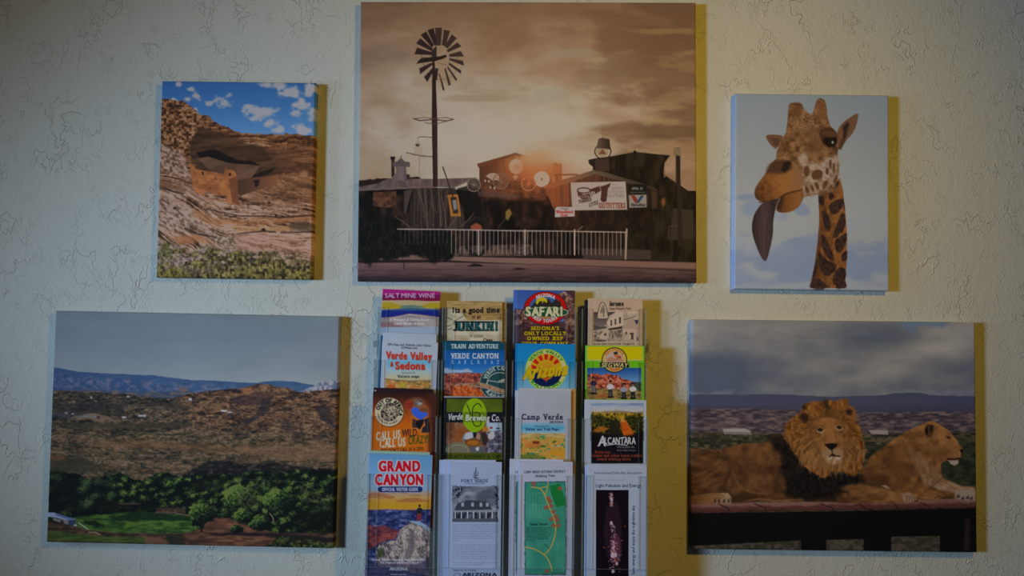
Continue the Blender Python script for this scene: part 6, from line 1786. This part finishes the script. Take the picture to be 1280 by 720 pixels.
# ------------------------------------------------------------------ surfaces that carry a painted picture
def print_material(name, rough, spec, weave=0.0, coat=0.0):
    m, nt, p, out = mat(name)
    a = node(nt, 'ShaderNodeAttribute', attribute_name='print')
    nt.links.new(a.outputs['Color'], p.inputs['Base Color'])
    p.inputs['Roughness'].default_value = rough
    p.inputs['Specular IOR Level'].default_value = spec
    p.inputs['Coat Weight'].default_value = coat
    p.inputs['Coat Roughness'].default_value = 0.12
    if weave:
        co = nt.nodes.new('ShaderNodeTexCoord').outputs['Object']
        h = None
        for axis in ('X', 'Z'):
            wv = node(nt, 'ShaderNodeTexWave', bands_direction=axis)
            wv.inputs['Scale'].default_value = 260
            wv.inputs['Distortion'].default_value = 1.2
            wv.inputs['Detail'].default_value = 1.0
            nt.links.new(co, wv.inputs['Vector'])
            h = wv.outputs['Fac'] if h is None else math_node(nt, 'ADD', h, wv.outputs['Fac'])
        h = math_node(nt, 'ADD', h, noise(nt, co, 420, 2.0, 0.5))
        b = node(nt, 'ShaderNodeBump')
        b.inputs['Strength'].default_value = weave
        b.inputs['Distance'].default_value = 0.0006
        nt.links.new(h, b.inputs['Height'])
        nt.links.new(b.outputs['Normal'], p.inputs['Normal'])
    return m


def flat_material(name, col, rough=0.6, spec=0.3):
    m, nt, p, out = mat(name)
    co = nt.nodes.new('ShaderNodeTexCoord').outputs['Object']
    f = noise(nt, co, 300, 2.0, 0.5)
    mx = node(nt, 'ShaderNodeMix', data_type='RGBA')
    mx.inputs['A'].default_value = tuple(c * 0.93 for c in col) + (1,)
    mx.inputs['B'].default_value = tuple(col) + (1,)
    nt.links.new(f, mx.inputs['Factor'])
    nt.links.new(mx.outputs['Result'], p.inputs['Base Color'])
    p.inputs['Roughness'].default_value = rough
    p.inputs['Specular IOR Level'].default_value = spec
    return m


def grid_mesh(name, P, C, material):
    """P: (H, W, 3) points, C: (H, W, 3) linear colours"""
    H, W = P.shape[:2]
    me = bpy.data.meshes.new(name)
    n = H * W
    idx = np.arange(n, dtype=np.int32).reshape(H, W)
    q = np.stack([idx[:-1, :-1], idx[1:, :-1], idx[1:, 1:], idx[:-1, 1:]], -1).reshape(-1, 4)
    me.vertices.add(n)
    me.vertices.foreach_set('co', P.reshape(-1).astype(np.float32))
    me.loops.add(q.size)
    me.loops.foreach_set('vertex_index', q.reshape(-1))
    me.polygons.add(len(q))
    me.polygons.foreach_set('loop_start', np.arange(0, q.size, 4, dtype=np.int32))
    me.update(calc_edges=True)
    at_ = me.color_attributes.new('print', 'FLOAT_COLOR', 'POINT')
    rgba = np.ones((n, 4), np.float32)
    rgba[:, :3] = C.reshape(-1, 3)
    at_.data.foreach_set('color', rgba.reshape(-1))
    me.materials.append(material)
    me.validate()
    return me


def ink(c, gain):
    """painted colours to reflectance: one factor per print, never brighter than paper"""
    C = to_linear(c) * np.array(gain)
    top = C.max(-1, keepdims=True)
    return C * np.minimum(1.0, 0.92 / np.maximum(top, 1e-6))


def project(p):
    v = Vector(p) - EYE
    z = v.dot(fwd)
    return (640 + F_PX * v.dot(RT) / z, 360 - F_PX * v.dot(UP) / z)


CANVAS_MAT = print_material('printed_canvas', 0.6, 0.12, 0.35)
DEPTH = 0.019
SS = 1.25


def canvas_print(cx, cz, wd, ht, ang, art, gain, label):
    """a print stretched over a wooden frame: front, rounded edges and wrapped sides in one skin"""
    a = math.radians(ang)
    ca, sa = math.cos(a), math.sin(a)
    loc = Vector((cx, 0, CAM_Z + cz))

    def pt(x, z, y):
        return loc + Vector((x * ca - z * sa, y, x * sa + z * ca))
    quad = [project(pt(sx * wd / 2, sz * ht / 2, -DEPTH)) for sx, sz in ((-1, 1), (1, 1), (1, -1), (-1, -1))]
    W, H = int(wd * 706 * SS), int(ht * 706 * SS)
    pic = Pic(quad, W, H)
    art(pic)
    C = ink(pic.c, gain)
    r = 0.0022
    prof = [(0.0, 0.0), (0.0, -DEPTH + r), (r * 0.3, -DEPTH + r * 0.3)]

    def axis(n, L):
        inner = np.linspace(r, L - r, n)
        pos = np.concatenate([[p[0] for p in prof], inner, [L - p[0] for p in prof[::-1]]]) - L / 2
        dep = np.concatenate([[p[1] for p in prof], np.full(n, -DEPTH), [p[1] for p in prof[::-1]]])
        return pos, dep
    xs, dx = axis(W, wd)
    zs, dz = axis(H, ht)
    zs = zs[::-1]
    P = np.zeros((H + 6, W + 6, 3))
    P[..., 0] = xs[None, :]
    P[..., 2] = zs[:, None]
    P[..., 1] = np.maximum(dx[None, :], dz[:, None])
    C = np.pad(C, ((3, 3), (3, 3), (0, 0)), mode='edge')
    me = grid_mesh('canvas_print', P, C, CANVAS_MAT)
    o = link('canvas_print', me)
    o.location = loc
    o.rotation_euler = (0, -a, 0)
    o['label'] = label
    o['category'] = 'picture'
    return o


for args in CANVASES:
    canvas_print(*args)

# ------------------------------------------------------------------ the clear brochure rack
TIER_Y = [-0.034, -0.053, -0.072, -0.091]
BACK_Y = -0.010
POCKET_X = [[(472, 554), (556, 634), (641.5, 720), (727.5, 808)],
            [(467.3, 549), (551.8, 634), (640, 721), (727.5, 808.5)],
            [(463.5, 546), (549.6, 632), (638.3, 720), (728, 810)],
            [(459.5, 544), (548, 630.5), (638, 718.5), (728, 809.5)]]
TOP_PX = [(384, 386), (450, 453), (521, 524), (593, 595)]
FLOOR_PX = [524, 594, 665, 738]
FLOOR_Z = [at(640, FLOOR_PX[t], TIER_Y[t]).z for t in range(4)]


def acrylic(name, edge):
    m, nt, p, out = mat(name)
    nt.nodes.remove(p)
    tr = node(nt, 'ShaderNodeBsdfTransparent')
    gl = node(nt, 'ShaderNodeBsdfGlossy')
    gl.inputs['Roughness'].default_value = 0.18 if edge else 0.06
    mx = node(nt, 'ShaderNodeMixShader')
    if edge:
        tr.inputs['Color'].default_value = (0.90, 0.95, 0.97, 1)
        df = node(nt, 'ShaderNodeBsdfDiffuse')
        df.inputs['Color'].default_value = (0.86, 0.92, 0.95, 1)
        tl = node(nt, 'ShaderNodeBsdfTranslucent')
        tl.inputs['Color'].default_value = (0.86, 0.92, 0.95, 1)
        m0 = node(nt, 'ShaderNodeMixShader')
        m0.inputs[0].default_value = 0.5
        nt.links.new(df.outputs[0], m0.inputs[1])
        nt.links.new(tl.outputs[0], m0.inputs[2])
        m2 = node(nt, 'ShaderNodeMixShader')
        m2.inputs[0].default_value = 0.25
        nt.links.new(m0.outputs[0], m2.inputs[1])
        nt.links.new(gl.outputs[0], m2.inputs[2])
        mx.inputs[0].default_value = 0.55
        nt.links.new(m2.outputs[0], mx.inputs[2])
    else:
        tr.inputs['Color'].default_value = (0.975, 0.985, 0.988, 1)
        lw = node(nt, 'ShaderNodeLayerWeight')
        lw.inputs['Blend'].default_value = 0.5
        fr = math_node(nt, 'MULTIPLY_ADD', math_node(nt, 'POWER', lw.outputs['Facing'], 5.0), 0.8, 0.03)
        nt.links.new(fr, mx.inputs[0])
        nt.links.new(gl.outputs[0], mx.inputs[2])
    nt.links.new(tr.outputs[0], mx.inputs[1])
    nt.links.new(mx.outputs[0], out.inputs['Surface'])
    return m


CLEAR, EDGE = acrylic('clear_acrylic', False), acrylic('acrylic_edge', True)


def panel(bm, x0, x1, y0, y1, z0, z1):
    """a sheet: its two large faces are clear, its cut edges catch light"""
    n0 = len(bm.faces)
    box_bm(bm, x0, x1, y0, y1, z0, z1)
    thin = min(range(3), key=lambda k: (x1 - x0, y1 - y0, z1 - z0)[k])
    bm.faces.ensure_lookup_table()
    for f in bm.faces[n0:]:
        c = f.calc_center_median()
        mid = ((x0 + x1) / 2, (y0 + y1) / 2, (z0 + z1) / 2)
        ax = max(range(3), key=lambda k: abs(c[k] - mid[k]) / ((x1 - x0, y1 - y0, z1 - z0)[k]))
        f.material_index = 0 if ax == thin else 1


rack = bpy.data.objects.new('brochure_rack', None)
COL.objects.link(rack)
rx0, rx1 = at(470, 500, BACK_Y).x, at(806, 500, BACK_Y).x
rz1 = at(640, 392, BACK_Y).z
RACK_O = Vector(((rx0 + rx1) / 2, 0, FLOOR_Z[3] - 0.004))
rack.location = RACK_O
rack['label'] = 'clear acrylic wall rack with four tiers of four brochure pockets'
rack['category'] = 'brochure rack'


def rack_part(name, bm):
    bmesh.ops.translate(bm, verts=bm.verts, vec=-RACK_O)
    return bm_obj(name, bm, [CLEAR, EDGE], rack)


bm = bmesh.new()
panel(bm, rx0, rx1, BACK_Y, BACK_Y + 0.003, FLOOR_Z[3], rz1)
rack_part('back_panel', bm)
for sx in (0, 1):      # thin hanging tabs beside the back panel
    bm = bmesh.new()
    zt = at(808, 422, BACK_Y).z
    zb = at(808, 447, BACK_Y).z
    xa, xb = (rx1 + 0.0005, at(813, 430, BACK_Y).x) if sx else (at(465, 430, BACK_Y).x, rx0 - 0.0005)
    panel(bm, xa, xb, BACK_Y, BACK_Y + 0.003, zb, zt)
    rack_part('hanging_tab', bm)
    bm = bmesh.new()
    panel(bm, (xa + xb) / 2 - 0.003, (xa + xb) / 2 + 0.003, BACK_Y + 0.003, 0.0, zb + 0.012, zt - 0.012)
    rack_part('wall_spacer', bm)
T = 0.0022
for t in range(4):
    yf = TIER_Y[t]
    yb = (TIER_Y[t - 1] if t else BACK_Y) - 0.0004
    for k, (a, b) in enumerate(POCKET_X[t]):
        u = (k / 3.0)
        top = TOP_PX[t][0] * (1 - u) + TOP_PX[t][1] * u
        z1 = at((a + b) / 2, top, yf).z
        x0, x1 = at(a, top, yf).x, at(b, top, yf).x
        z0 = FLOOR_Z[t]
        bm = bmesh.new()
        panel(bm, x0, x0 + T, yf + T, yb, z0, z1)
        panel(bm, x1 - T, x1, yf + T, yb, z0, z1)
        panel(bm, x0 + T, x1 - T, yf + T, yb, z0 - T, z0)
        strip = 0.0155
        zn = z1 - 0.155 if t == 3 else z1 - 0.150
        zn = max(zn, z0 + 0.02)
        panel(bm, x0, x0 + strip, yf, yf + T, zn, z1)
        panel(bm, x1 - strip, x1, yf, yf + T, zn, z1)
        panel(bm, x0, x1, yf, yf + T, z0 - T, zn)
        rack_part('pocket', bm)

# ------------------------------------------------------------------ brochures
COVER_MAT = print_material('printed_paper', 0.4, 0.2, 0.0, 0.0)
PAGE_MAT = flat_material('paper_pages', (0.74, 0.74, 0.72))
BRES = 2.0


def brochure(tier, tl, tr, lean, vis, art, gain, label, back=0.0, thick=0.0026, group=None, right=False):
    """tl, tr: the top corners; lean: degrees off plumb; vis: lowest row that shows"""
    Y = TIER_Y[tier] + 0.0042 + back
    A, B = at(tl[0], tl[1], Y), at(tr[0], tr[1], Y)
    wd = (B - A).length
    a = math.radians(lean)
    ca, sa = math.cos(a), math.sin(a)
    ctr = (A + B) / 2
    hgt = min(ctr.z - FLOOR_Z[tier] - 0.0006 - abs(sa) * wd / 2, 0.2286)
    hgt = hgt / ca
    mpp = wd / math.hypot(tr[0] - tl[0], tr[1] - tl[1])
    hv = min((vis - (tl[1] + tr[1]) / 2) * mpp, hgt - 0.004)
    base = ctr - Vector((-sa, 0, ca)) * hgt
    root = bpy.data.objects.new('brochure', None)
    COL.objects.link(root)
    root.location = base
    root.rotation_euler = (0, -a, 0)
    root['label'] = label
    root['category'] = 'brochure'
    if group:
        root['group'] = group

    def pt(x, z):
        return base + Vector((x * ca - z * sa, 0, x * sa + z * ca))
    quad = [project(pt(-wd / 2, hgt)), project(pt(wd / 2, hgt)), project(pt(wd / 2, hgt - hv)), project(pt(-wd / 2, hgt - hv))]
    W = max(int((tr[0] - tl[0]) * BRES), 8)
    H = max(int(hv / mpp * BRES), 6)
    pic = Pic(quad, W, H)
    art(pic)
    C = ink(pic.c, gain)
    C = np.concatenate([C, C[-1:]], 0)
    xs = np.linspace(-wd / 2, wd / 2, W)
    zs = np.concatenate([np.linspace(hgt, hgt - hv, H), [0.0]])
    P = np.zeros((H + 1, W, 3))
    P[..., 0] = xs[None, :]
    P[..., 2] = zs[:, None]
    # the cover is folded at its left edge and bows out a little in the middle
    P[..., 1] = -0.0006 * np.sin(np.pi * (xs / wd + 0.5))[None, :]
    # fold round the spine and the back panel
    f1, f2, f3 = P[:, :1].copy(), P[:, :1].copy(), P[:, -1:].copy()
    f1[..., 0] -= 0.0004
    f1[..., 1] = thick * 0.5
    f2[..., 1] = thick
    f3[..., 1] = thick
    P = np.concatenate([f3, f2, f1, P], 1)
    C = np.concatenate([C[:, :1], C[:, :1], C[:, :1], C], 1)
    me = grid_mesh('cover', P, C, COVER_MAT)
    link('cover', me, root)
    bm = bmesh.new()
    ins = 0.0003
    box_bm(bm, -wd / 2 + 0.0006, wd / 2 - (0.0 if right else ins), 0.0003, thick - 0.0003, 0.0004, hgt - ins)
    bm_obj('inner_pages', bm, [PAGE_MAT], root)
    return root


for b in BROCHURES:
    brochure(**b)
